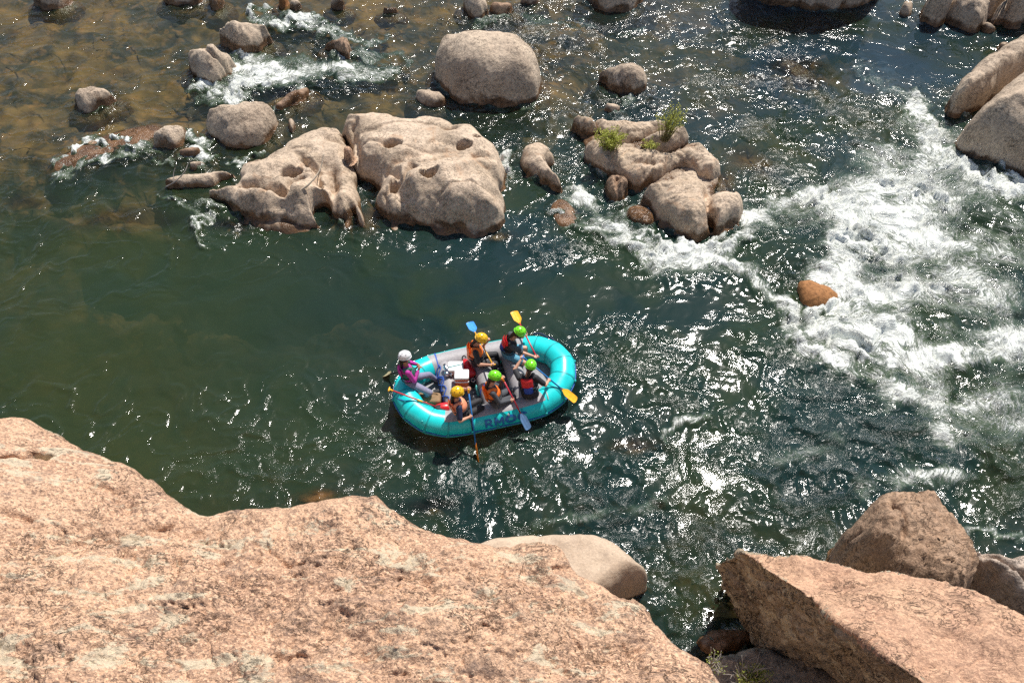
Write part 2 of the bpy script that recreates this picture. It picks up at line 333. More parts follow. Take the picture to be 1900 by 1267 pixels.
# right bank boulders
B('upper of the two boulders at the right edge, with an undercut nose', [(1754,210),(1758,193),(1775,182),(1786,165),(1815,142),(1843,119),(1872,99),(1900,90),(1990,70),(2010,100),(1985,150),(1897,150),(1857,180),(1803,214),(1772,222),(1755,219)], 1.3, w=.6, cell=.04, feats=[('line',[(1805,180),(1860,150),(1900,120)],.1,-.18),('dent',1775,205,.3,.2,0,-.15)])
B('large smooth boulder at the right edge above the rapids', [(1776,273),(1786,250),(1803,224),(1820,199),(1860,165),(1900,132),(2000,110),(2060,200),(2050,330),(1960,350),(1900,334),(1866,313),(1815,298),(1786,284)], 2.0, w=.85, cell=.045, n=2.2, feats=[('line',[(1865,200),(1872,260),(1880,300)],.06,-.08)])
TG='rocks piled in the top right corner'
B('dark faceted rock, leftmost of the pile in the top right corner', [(1705,40),(1714,10),(1730,-15),(1750,-15),(1757,17),(1756,40),(1741,51),(1718,46)], 1.2, w=.7, cell=.045, group=TG, feats=[('line',[(1725,5),(1735,40)],.12,-.2)])
B('broad pale rock with a pointed right side in the top right pile', [(1752,11),(1764,0),(1797,-8),(1829,30),(1829,43),(1815,60),(1803,63),(1780,54),(1758,43)], 1.3, w=.8, cell=.045, group=TG)
B('wedge rock behind the broad pale one in the top right pile', [(1797,-8),(1826,-30),(1866,15),(1843,32),(1828,37)], 1.5, w=.7, cell=.045, group=TG)
B('squat low rock at the right of the top right pile', [(1838,31),(1866,17),(1892,25),(1894,54),(1871,57),(1852,45)], 1.1, w=.7, cell=.045, group=TG)
B('tiny low rock at the foot of the top right pile', [(1820,48),(1832,43),(1849,60),(1828,65)], .4, w=.8, cell=.04, group=TG)
B('tall pale rock in the extreme top right corner', [(1872,-12),(1930,-12),(1940,40),(1894,28),(1868,17)], 1.9, w=.7, cell=.05, group=TG)
rock('stone','small hollowed stone left of the top right pile', [(1669,17),(1686,6),(1695,17),(1686,34),(1672,31)], .4, cell=.035, group=TG, cat='stone', feats=[('dent',1681,16,.18,.1,0,-.2)])
rock('stone','small stone just above the right edge boulders', [(1849,88),(1860,82),(1870,88),(1866,97),(1852,97)], .25, cell=.035, cat='stone')
B('huge dark-bottomed boulder cut by the top edge, right of centre', [(1372,-60),(1388,-4),(1430,9),(1480,18),(1540,23),(1590,18),(1625,3),(1650,-30),(1600,-100),(1420,-100)], 3.3, w=.45, n=2.6, cell=.055, k=.3)
B('boulder cut by the top edge above the blocky one', [(1085,-30),(1095,8),(1130,24),(1170,22),(1195,5),(1200,-30),(1150,-45)], 1.3, w=.8, cell=.045, k=.3)
B('small boulder at the top edge above the largest boulder', [(855,2),(868,-14),(892,-10),(908,15),(897,37),(872,32)], .9, cell=.04, w=.8)
B('pale boulder cut by the top edge at far left', [(62,2),(70,-25),(122,-25),(130,5),(100,21),(66,14)], .9, cell=.045, w=.8)
B('flat boulder cut by the top edge left of the pointed one', [(298,-5),(350,-22),(376,-4),(372,8),(345,13),(312,9)], .6, cell=.045)
B('pointed pale rock touching the top edge at left', [(383,-14),(412,-14),(417,8),(402,25),(390,12)], .6, cell=.04)
for lab, pl, h_, mt in [('rust-brown stone at the top edge over the small rapid', [(518,0),(530,-4),(537,8),(530,15),(519,12)], .3, 'orange'),
        ('tan stone right beside the rust-brown one near the top edge', [(536,8),(550,5),(561,10),(558,20),(545,21)], .3, 'boulder'),
        ('lone tan stone near the top edge, left of centre', [(612,8),(628,3),(642,9),(640,19),(622,20)], .35, 'boulder'),
        ('flat pale sliver of stone near the top edge, centre left', [(708,19),(725,17),(739,21),(735,27),(714,27)], .2, 'boulder'),
        ('low wide stone at the top edge right of the small boulder', [(905,15),(930,8),(955,14),(945,28),(915,26)], .3, 'brown'),
        ('flat stone cut by the top edge right of centre', [(960,2),(985,-6),(1005,3),(985,12)], .3, 'boulder')]:
    rock('stone', lab, pl, h_, cell=.035, mat=mt, cat='stone')
rock('rock_shard','dark leaning shard of rock right of the small rapid', [(598,81),(613,76),(636,80),(652,92),(650,104),(645,115),(633,104),(615,95)], .45, cell=.03, mat='brown', cat='rock', tilt=(.3,0))
B('rust-orange wet boulder at the lip of the white rapid', [(1478,524),(1490,514),(1521,516),(1545,533),(1557,555),(1539,571),(1507,577),(1487,562)], .42, mat='orange', w=1., cell=.03)

rock('sunken_rock','brown wet tail of rock just awash below the horn-shaped rock', [(1035,365),(1055,372),(1068,395),(1074,420),(1050,426),(1028,410),(1018,385)], .09, w=1., mat='brown', cell=.03, cat='rock', rough=.7)
rock('sunken_rock','long brown ledge awash behind the far-left riffle', [(95,306),(130,282),(170,260),(220,243),(280,228),(305,240),(275,264),(215,283),(150,300),(110,315)], .07, w=1., mat='brown', cell=.04, cat='rock', rough=.8)
rock('sunken_rock','reddish rock under the rippled water, upper right of centre', [(1440,108),(1462,105),(1490,122),(1515,145),(1505,155),(1478,146),(1452,128)], .10, w=1., base=-.13, mat='brown', cell=.04, cat='rock', rough=.5)
rock('sunken_rock','tan shelf of rock under shallow water right of the shrubby outcrop', [(1335,300),(1375,295),(1420,310),(1440,345),(1410,375),(1370,370),(1345,345)], .12, w=1., base=-.17, mat='boulder2', cell=.04, cat='rock', rough=.6)
rock('sunken_rock','amber rock under the water against the pink cliff', [(545,925),(570,908),(600,902),(625,912),(615,935),(570,942)], .10, w=1., base=-.12, mat='orange', cell=.04, cat='rock', rough=.6)
rock('sunken_rock','long olive-brown rock under the water right of the raft', [(1110,868),(1140,845),(1185,830),(1228,822),(1232,835),(1200,850),(1150,872)], .14, w=1., base=-.22, mat='brown', cell=.04, cat='rock', rough=.6)
# foreground
rock('boulder','pale smooth boulder at the water, peeping out under the pink cliff', [(860,1010),(905,988),(960,978),(1050,976),(1110,983),(1140,998),(1167,1035),(1197,1070),(1202,1090),(1187,1106),(1150,1120),(1060,1180),(930,1150),(850,1060)], 1.1, w=.5, n=2.3, mat='pale', cell=.03, k=.9, rough=.5, feats=[('line',[(1145,1095),(1165,1085),(1185,1092)],.09,-.3),('line',[(1150,1100),(1160,1097),(1175,1100)],.05,-.25)])
rock('boulder','tall brown boulder with deep vertical cracks at the lower right waterline', [(1544,1035),(1554,1009),(1583,973),(1613,936),(1642,917),(1697,903),(1715,900),(1732,910),(1738,980),(1744,1013),(1756,1061),(1770,1112),(1730,1180),(1640,1170),(1555,1110)], 2.0, w=.55, n=2.6, mat='brown', cell=.03, k=.8, rough=1.02,
     feats=[('line',[(1640,975),(1655,1005),(1652,1040),(1650,1070)],.05,-.16),('line',[(1583,985),(1610,975),(1640,972)],.08,-.14),('line',[(1565,1010),(1600,990)],.06,-.2),('line',[(1742,930),(1762,955)],.04,-.12),('line',[(1745,1000),(1775,1040),(1790,1090)],.1,-.14),('line',[(1600,960),(1640,1000),(1700,1010)],.3,.08)])
rock('boulder','grey banded rock at the right edge below the brown boulder', [(1791,1015),(1826,1017),(1900,1028),(1990,1040),(1990,1230),(1880,1180),(1820,1120),(1800,1060)], 1.3, w=.45, n=2.2, mat='gneiss', cell=.03, k=.8, rough=1.5, feats=[('line',[(1820,1040),(1860,1060),(1900,1100)],.06,-.25),('line',[(1800,1060),(1850,1100),(1900,1130)],.1,-.3)])

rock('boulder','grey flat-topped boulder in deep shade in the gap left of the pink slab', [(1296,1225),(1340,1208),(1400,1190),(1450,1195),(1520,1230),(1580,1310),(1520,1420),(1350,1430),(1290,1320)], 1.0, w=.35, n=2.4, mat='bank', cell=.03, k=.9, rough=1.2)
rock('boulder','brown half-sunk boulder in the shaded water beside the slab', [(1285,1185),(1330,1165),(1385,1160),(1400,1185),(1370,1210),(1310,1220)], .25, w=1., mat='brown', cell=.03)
# near cliff -------------------------------------------------
def cliff():
    E = [(-260,700),(-120,762),(0,773),(62,776),(100,800),(130,822),(180,838),(235,858),(300,905),(345,935),(370,950),(420,942),(470,936),(500,937),(540,941),(575,930),(620,920),(700,918),(735,940),(760,962),(800,984),(850,998),(900,1003),(945,1012),(975,1003),(1010,999),(1040,1010),(1062,1032),(1085,1065),(1120,1088),(1150,1102),(1178,1104),(1200,1122),(1215,1155),(1262,1192),(1310,1228),(1345,1267),(1400,1330),(1440,1400)]
    ZE = 5.6
    P = [un(a, b, ZE - .2)[:2] for a, b in E]
    P += [np.array([3.3, .5]), np.array([3.5, -6.]), np.array([-12., -6.]), np.array([-12., 8.])]
    W = np.array(P)
    xs = np.concatenate([np.arange(-12, -7.5, .08), np.arange(-7.5, 3.2, .019), np.arange(3.2, 4.2, .06)])
    ys = np.concatenate([np.arange(-6, 2.6, .1), np.arange(2.6, 8.2, .019)])
    X, Y = np.meshgrid(xs, ys)
    d = sdf_poly(X, Y, W); keep = d > -.7
    d0 = d + fbm(X * 4, Y * 4, o=4) * .03
    u = np.clip(d0 / .55, 0, 1)
    Z = ZE - .38 + .38 * (1 - (1 - u) ** 2.2) ** (1 / 2.2)
    di = np.clip(d0, 0, 9)
    Z += .55 * (1 - np.exp(-di / 1.6)) + .10 * di
    Z += np.where(d0 < 0, np.maximum(d0 * 9, -6.5), 0)
    win = np.clip(di * 2, 0, 1)
    rgh = sstep(.1, .6, sstep(-6.8, -3.8, X - (Y - 5.5) * .8))    # smoother boulder at the left
    Z += win * (fbm(X * .55, Y * .55 + 4, o=3) * .25)
    Z += win * (fbm(X * 2.1 + 9, Y * 2.1, o=4) * (.03 + .07 * rgh))
    wx, wy = X + fbm(X * 1.5, Y * 1.5, o=2) * .25, Y + fbm(X * 1.5 + 7, Y * 1.5, o=2) * .25
    rid = np.abs(perlin(wx * 1.7, wy * 3.0)); Z -= win * (.028 * rgh + .006) * np.exp(-(rid / .035) ** 2)
    rid = np.abs(perlin(wx * 5.1 + 3, wy * 7.0)); Z -= win * (.012 * rgh + .003) * np.exp(-(rid / .08) ** 2)
    r4 = fbm(wx * 7, wy * 11, o=5, gain=.62); Z += win * r4 * (.008 + .020 * rgh)
    fl = fbm(wx * 4, wy * 6, o=4); Z += win * rgh * .05 * (np.floor(fl * 4) / 4 - fl) 
    Z += win * fbm(X * 13, Y * 16, o=3) * (.007 + .017 * rgh)
    def ln(pts, w_, a_):
        nonlocal Z
        dd = sdf_line(X + fbm(X * 4, Y * 4, o=3) * .05, Y + fbm(X * 4 + 5, Y * 4, o=3) * .05, [un(a, b, ZE + .5)[:2] for a, b in pts])
        Z += a_ * np.exp(-(dd / w_) ** 2)
    ln([(-20,835),(20,822),(45,813),(64,818)], .035, -.22); ln([(-20,842),(20,832),(60,826)], .12, .05)
    ln([(150,865),(165,872),(200,878)], .03, -.05)
    ln([(212,1012),(240,1020),(252,1042),(225,1035)], .07, -.09); ln([(480,1005),(500,1015),(530,1030),(565,1032)], .035, -.07)
    ln([(318,1020),(325,1045),(318,1080)], .05, -.09); ln([(0,990),(120,985),(250,970),(370,955)], .25, -.10)
    ln([(650,1000),(665,1020)], .03, -.05); ln([(1033,1030),(1062,1008)], .03, -.08); ln([(500,1215),(540,1225),(580,1220)], .04, -.06)
    ln([(0,940),(20,945),(40,958)], .06, -.1); ln([(955,1040),(1060,1110),(1150,1200)], .25, -.08)
    X = X + fbm(X * 2.2, Y * 2.2, Z * 2.2, o=3) * .05; Y = Y + fbm(X * 2.2 + 31, Y * 2.2, Z * 2.2, o=3) * .05
    o = grid_mesh('granite_cliff', X, Y, Z, M['cliff'], keep)
    tag(o, 'huge sunlit pink granite cliff top with pale lichen in the lower left foreground', 'cliff')
cliff()

def remeshed(name, vs, fs, vox, smooth_it=0):
    me = bpy.data.meshes.new(name); me.from_pydata([tuple(map(float, v)) for v in vs], [], fs); me.update()
    o = bpy.data.objects.new(name, me); C.objects.link(o)
    m = o.modifiers.new('r', 'REMESH'); m.mode = 'VOXEL'; m.voxel_size = vox; m.use_smooth_shade = True
    if smooth_it:
        s = o.modifiers.new('s', 'SMOOTH'); s.iterations = smooth_it; s.factor = .5
    dg = bpy.context.evaluated_depsgraph_get(); dg.update()
    out = bpy.data.meshes.new_from_object(o.evaluated_get(dg)); out.name = name
    bpy.data.objects.remove(o); bpy.data.meshes.remove(me)
    return out
def vco(me):
    a = np.empty(len(me.vertices) * 3, np.float32); me.vertices.foreach_get('co', a); return a.reshape(-1, 3).astype(float)
def vno(me):
    a = np.empty(len(me.vertices) * 3, np.float32); me.vertex_normals.foreach_get('vector', a); return a.reshape(-1, 3).astype(float)

def slab():
    top = [((1377,1024),3.3),((1458,1035),3.5),((1532,1043),3.6),((1642,1067),3.8),((1753,1085),3.95),((1826,1105),4.05),((1900,1135),4.15),((2080,1210),4.3),((2120,1420),4.6),((1800,1400),4.7),((1712,1267),4.6),((1649,1223),4.5),((1605,1183),4.4),((1572,1170),4.35),((1517,1120),4.1),((1473,1087),3.9),((1406,1046),3.45)]
    foot = {0:((1350,1030),2.2), 16:((1329,1048),1.6), 15:((1345,1095),1.0), 14:((1369,1150),.2), 13:((1406,1208),.0), 12:((1458,1232),-.2), 11:((1497,1267),-.4), 10:((1560,1340),-.6), 9:((1640,1440),-.8)}
    n = len(top); T = [un(*p, z) for p, z in top]; Bm = []
    for i in range(n):
        if i in foot: Bm.append(un(*foot[i][0], foot[i][1]))
        else:
            q = T[i].copy(); q[1] += 1.25 * (1 if i < 7 else -.2); q[2] = -.8; Bm.append(q)
    vs = T + Bm + [np.mean(T, 0) + np.array([0, 0, .05]), np.mean(Bm, 0)]
    fs = []
    for i in range(n):
        j = (i + 1) % n
        fs += [(i, j, 2 * n), (n + i, n + j, j, i)[::-1], (n + j, n + i, 2 * n + 1)]
    fs = [tuple(f)[::-1] for f in fs]
    me = remeshed('granite_slab', vs, fs, .026, 4)
    c = vco(me); no = vno(me)
    x, y, z = c.T
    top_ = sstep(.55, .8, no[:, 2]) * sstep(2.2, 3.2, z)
    a = fbm(x * 1.1, y * 1.1, z * 1.1, o=3) * .12 + fbm(x * 4, y * 4, z * 4, o=4) * (.045 * (1 - top_) + .02 * top_)
    rid = np.abs(perlin(x * 2.2 + z, y * 2.2, z * 2.2)); a -= (1 - top_) * .05 * np.exp(-(rid / .07) ** 2)
    wx = x + fbm(x, y, z, o=2) * .3; rid = np.abs(perlin(wx * 1.2, y * 3.3, z)); a -= top_ * .025 * np.exp(-(rid / .05) ** 2)
    fl = fbm(x * 2.4, y * 2.4, z * 2.4, o=3); a += (1 - top_) * .10 * (np.floor(fl * 4) / 4 - fl)
    a += fbm(x * 14, y * 14, z * 14, o=2) * .012
    c += no * a[:, None]; me.vertices.foreach_set('co', c.astype(np.float32).reshape(-1)); me.update()
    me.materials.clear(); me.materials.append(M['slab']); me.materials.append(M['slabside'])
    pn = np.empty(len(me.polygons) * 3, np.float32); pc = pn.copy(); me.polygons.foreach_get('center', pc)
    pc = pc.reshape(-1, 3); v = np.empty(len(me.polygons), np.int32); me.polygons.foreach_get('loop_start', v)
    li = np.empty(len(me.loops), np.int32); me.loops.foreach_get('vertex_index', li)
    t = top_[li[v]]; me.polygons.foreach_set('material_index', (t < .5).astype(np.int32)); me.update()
    o = link('granite_slab', me)
    tag(o, 'wedge of pink granite with a flat sunlit top and a shade-painted lichened side, lower right', 'rock slab')
slab()

# ------------------------------------------------------------------ water fields (laid out on the plane of the river)
FOAM_L = [  # polyline px, half width px, strength
 ([(1690,190),(1715,235),(1755,285),(1830,325),(1905,350)], 24, .85), ([(1640,170),(1690,190)], 20, .4), ([(1700,740),(1780,760),(1900,745)], 26, .5),
 ([(1400,400),(1490,378),(1580,385),(1590,410),(1555,450),(1535,505),(1570,585),(1540,620)], 34, .95),
 ([(1540,600),(1610,645),(1690,675),(1800,650),(1900,640)], 38, .85), ([(1560,670),(1650,740),(1720,745),(1740,800)], 32, .55),
 ([(1062,350),(1085,415),(1150,438),(1215,490),(1290,478),(1380,500),(1440,555),(1500,630),(1580,700)], 24, .68),
 ([(1375,432),(1450,395),(1530,370)], 14, .7), ([(1210,465),(1290,470),(1360,455)], 22, .6), ([(1500,385),(1700,330),(1830,340)], 40, .5),
 ([(400,165),(430,140),(480,128),(540,150),(600,128),(700,140)], 26, .68), ([(640,70),(690,105),(740,120)], 18, .4), ([(300,362),(360,372),(440,396),(520,425)], 8, .45), ([(820,205),(900,212),(1000,205)], 10, .3), ([(1120,190),(1150,205),(1220,190)], 10, .35), ([(1180,430),(1240,460),(1330,455),(1390,430)], 14, .8), ([(430,180),(465,160),(520,150)], 18, .8), ([(470,28),(530,38),(590,48),(640,70),(700,75)], 18, .7),
 ([(92,305),(120,287),(150,268),(225,244)], 11, .95), ([(100,325),(150,300),(210,290),(260,275)], 18, .5), ([(372,400),(356,418),(358,445),(380,460)], 9, .7),
 ([(360,250),(385,270),(405,290)], 18, .8), ([(450,298),(500,300)], 8, .75), ([(935,290),(945,320)], 13, .85), ([(1600,130),(1690,200)], 26, .35),
 ([(1225,812),(1262,788),(1320,774)], 15, .5), ([(1450,858),(1500,842),(1560,820)], 26, .36), ([(1080,962),(1180,942),(1300,922)], 26, .34), ([(1000,985),(1100,960)], 20, .3),
 ([(1590,900),(1660,880),(1740,878),(1775,900)], 22, .5), ([(1795,1003),(1850,990),(1900,1000)], 14, .55), ([(960,30),(1090,55),(1200,60)], 14, .3), ([(880,45),(960,25)], 14, .35),
 ([(1700,770),(1760,800),(1900,790)], 24, .35), ([(320,370),(350,380),(400,400)], 9, .5),([(300,300),(330,310)],9,.4)]
FOAM_B = [(1640,440,100,60,.5), (1700,580,120,80,.35), (1680,300,180,70,.52), (1830,420,110,150,.45), (1850,770,90,110,.35), (1500,690,60,80,.3), (1690,420,160,95,.85), (1640,520,100,95,.82), (1630,620,90,50,.75), (1780,560,140,120,.62), (1850,480,90,80,.5), (1850,660,90,45,.5), (1700,725,60,50,.62),
 (1770,360,120,40,.4), (1450,650,90,60,.2), (1560,780,220,70,.25), (520,120,120,40,.3), (960,95,90,50,.15), (1000,430,60,40,.25), (1270,500,120,40,.3), (1600,860,250,90,.2)]
CHOP = [(1450,230,300,170,.75), (1050,150,160,150,.6), (1000,60,250,60,.6), (1150,900,420,150,.95), (1650,880,380,160,1.), (1130,640,130,110,.6), (1650,550,300,260,.9), (640,900,260,110,.6),
 (760,760,200,90,.35), (1000,440,300,45,.7), (440,420,140,50,.45), (560,110,180,80,.5), (1320,750,220,140,.6), (1250,1080,120,120,1.), (700,500,240,40,.25), (150,560,260,120,.14), (1440,60,200,60,.5), (250,290,160,70,.35)]
CALM = [(1200,540,230,58), (1330,600,130,60), (1355,700,70,60), (700,560,330,90), (1000,1900,10,10), (1180,545,170,50), (350,620,330,110), (1330,640,70,30), (880,540,260,45), (1640,120,120,60)]
SUBM = [(160,285,110,22,.10),(290,235,90,22,.12),(530,180,55,22,.04),(1052,392,24,34,.02),(1185,400,30,22,.02),(1475,128,48,18,.14),(1400,300,60,26,.16),(1180,835,75,20,.16),(585,912,40,12,.08),(800,935,60,18,.25),
 (420,418,60,20,.14),(60,372,45,18,.3),(230,410,120,18,.3),(1500,150,60,22,.3),(1010,160,40,30,.15),(690,360,20,50,.05),(930,440,40,12,.25),(690,415,18,30,.2),(1330,345,50,25,.12),(1470,55,90,22,.25),(640,420,60,14,.2)]
def pxfield(X, Y):
    Z0 = np.zeros_like(X); dep = np.maximum(Y * CP + CAMH * SP, 2.)
    return 950 + F * X / dep, 633.5 - F * (Y * SP - CAMH * CP) / dep
def bed_depth(X, Y, px, py):
    """depth of the river bed below the surface"""
    sh = np.clip(1 - sstep(250, 560, py + .12 * px) , 0, 1) * (1 - sstep(900, 1500, px) * .45)
    dep = 2.6 - 2.2 * sh
    dep = dep - .9 * sstep(840, 1000, py)
    dep += fbm(X * .35, Y * .35, o=3) * .35 * (.4 + dep * .3)
    st = fbm(X * 1.1 + 40, Y * 1.4, o=4); dep -= .22 * np.clip(st, -.4, 1)
    px = px + 26 * fbm(X * .8 + 7, Y * .8, o=3); py = py + 18 * fbm(X * .8 + 57, Y * .8, o=3)
    for (cx, cy, rx, ry, top) in SUBM:
        r = ((px - cx) / rx) ** 2 + ((py - cy) / ry) ** 2
        g = np.exp(-r ** 1.2); dep = dep * (1 - g) + top * g
    # banks well outside the picture
    dep -= 3.5 * sstep(33, 40, Y) + 2.5 * sstep(21, 27, X) * sstep(18, 24, Y)
    dep -= 3. * sstep(6.0, 3.2, Y)
    return np.maximum(dep, -1.8)

dx_, xo = .043, 19.5
ax = np.concatenate([-xo - np.cumsum(np.linspace(.08, 3.0, 34))[::-1], np.arange(-xo, xo, dx_), xo + np.cumsum(np.linspace(.08, 3.0, 34))])
ay = np.concatenate([4.2 - np.cumsum(np.linspace(.08, 2.0, 16))[::-1], np.arange(4.2, 31.0, dx_), 31. + np.cumsum(np.linspace(.08, 3.5, 30))])
X, Y = np.meshgrid(ax, ay)
px, py = pxfield(X, Y)
# meander the coordinates so that masks and ripples follow swirling lines
w1x, w1y = fbm(X * .45, Y * .45, o=3), fbm(X * .45 + 50, Y * .45, o=3)
w2x, w2y = fbm(X * 1.8, Y * 1.8 + 9, o=3), fbm(X * 1.8 + 20, Y * 1.8, o=3)
w3x, w3y = fbm(X * 4 + 3, Y * 4, o=3), fbm(X * 4 + 60, Y * 4, o=3)
qx, qy = px + 22 * w1x + 20 * w2x + 12 * w3x, py + 14 * w1y + 14 * w2y + 8 * w3y
foam = np.zeros_like(X)
for pts, w, s in FOAM_L:
    pts = [np.array(p, float) * np.array([1, 1.35]) for p in pts]
    dd = sdf_line(qx, qy * 1.35, pts); foam = np.maximum(foam, s * np.exp(-(dd / w) ** 2))
fb = np.zeros_like(X)
for cx, cy, rx, ry, s in FOAM_B:
    fb = np.maximum(fb, s * np.exp(-(((qx - cx) / rx) ** 2 + ((qy - cy) / ry) ** 2) ** 1.5))
foam *= np.clip(.95 + .8 * fbm(X * .8 + 80, Y * 1.1, o=3), .3, 1.2)
foam = np.clip(1 - (1 - foam) * (1 - fb * 1.0 * np.clip(.85 + .6 * fbm(X * .9 + 30, Y * 1.2 + 8, o=3), 0, 1.2)), 0, 1)
chop = np.full_like(X, .10)
for cx, cy, rx, ry, s in CHOP: chop = np.maximum(chop, s * np.exp(-(((qx - cx) / rx) ** 2 + ((qy - cy) / ry) ** 2) * .9))
patch = sstep(-.18, .30, fbm(X * .55 + w2x * .5, Y * .8 + w2y * .5 + 70, o=3))
strk = np.exp(-(np.abs(perlin(X * .42 + w1x * 1.1 + w2x * .2, Y * .75 + w1y * 1.1 + w2y * .2 + 33)) / .09) ** 2)
strk2 = np.exp(-(np.abs(perlin(X * .8 + w1x * 1.5 + 12, Y * 1.3 + w1y * 1.5 + w2y * .3)) / .08) ** 2)
chop = chop * (.16 + .84 * patch) + .26 * np.maximum(strk, strk2 * .7)
for cx, cy, rx, ry in CALM: chop *= 1 - .70 * np.exp(-(((qx - cx) / rx) ** 2 + ((qy - cy) / ry) ** 2) ** 1.5)
rim = np.zeros_like(X)
for W_, d_, h_ in ROCKS:
    x0, y0_ = W_.min(0) - 1.; x1, y1_ = W_.max(0) + 1.
    i0, i1 = np.searchsorted(ax, [x0, x1]); j0, j1 = np.searchsorted(ay, [y0_, y1_])
    if i1 - i0 < 2 or j1 - j0 < 2: continue
    st_ = 1
    dd = -sdf_poly(X[j0:j1, i0:i1], Y[j0:j1, i0:i1], W_[::2] if len(W_) > 60 else W_)
    rim[j0:j1, i0:i1] = np.maximum(rim[j0:j1, i0:i1], np.exp(-np.clip(dd, 0, 9) / .22))
chop = chop + .35 * rim * patch
foam = np.clip(foam + .55 * rim * sstep(-.1, .35, fbm(X * 1.1 + 5, Y * 1.4, o=2)) * sstep(.12, .5, chop), 0, 1)
chop = np.clip(np.maximum(chop, foam * .9), .04, 1.1)
# geometry of the surface
fx, fy = X + w1x * .9 + w2x * .16, Y + w1y * .9 + w2y * .16
Zw = .05 * w1x + .035 * fbm(fx * .8, fy * 1.3, o=3) * (.4 + chop)
rg = 1 - np.abs(fbm(fx * 1.1, fy * 2.2 + 14, o=3)) * 2; Zw += .065 * chop * rg
Zw += .040 * chop * fbm(fx * 3.0, fy * 4.6, o=4, gain=.6)
rg2 = 1 - np.abs(perlin(fx * 2.3 + 4, fy * 4.2)) * 3; Zw += .022 * chop ** 1.3 * rg2
Zw += .012 * chop * fbm(fx * 8.0, fy * 10., o=2, gain=.6)
Zw += .03 * rim * (.5 + fbm(X * 3, Y * 3, o=2)) + foam * (.22 * fbm(fx * 1.6, fy * 1.9, o=5, gain=.62) + .10 * (1 - 3 * np.abs(perlin(fx * 1.3 + 8, fy * 1.6))) + .06)
Zw += .25 * np.exp(-(((px - 1500) / 60) ** 2 + ((py - 480) / 40) ** 2)) + .10 * np.exp(-(((px - 365) / 14) ** 2 + ((py - 425) / 25) ** 2))
RC = np.array([-.58, 11.43]); RH = rad(15)
def rloc(X, Y):
    a, b = X - RC[0], Y - RC[1]; return a * math.cos(RH) + b * math.sin(RH), -a * math.sin(RH) + b * math.cos(RH)
lx, ly = rloc(X, Y); rr = (lx / 2.05) ** 4 + (ly / 1.1) ** 4
inr = 1 - sstep(.55, 1.1, rr); Zw = Zw * (1 - inr) - .16 * inr
far = sstep(19.5, 24, np.abs(X)) + sstep(31, 36, Y) + sstep(4.2, 3, Y); Zw *= 1 - np.clip(far, 0, 1)
foam *= (1 - inr); chop = chop * (1 - np.clip(far, 0, 1)) + .3 * np.clip(far, 0, 1)
depth = bed_depth(X, Y, px, py)
uv = np.stack([fx, fy, np.zeros_like(fx)], -1)
hue = sstep(200, 900, px + 60 * w1x) 

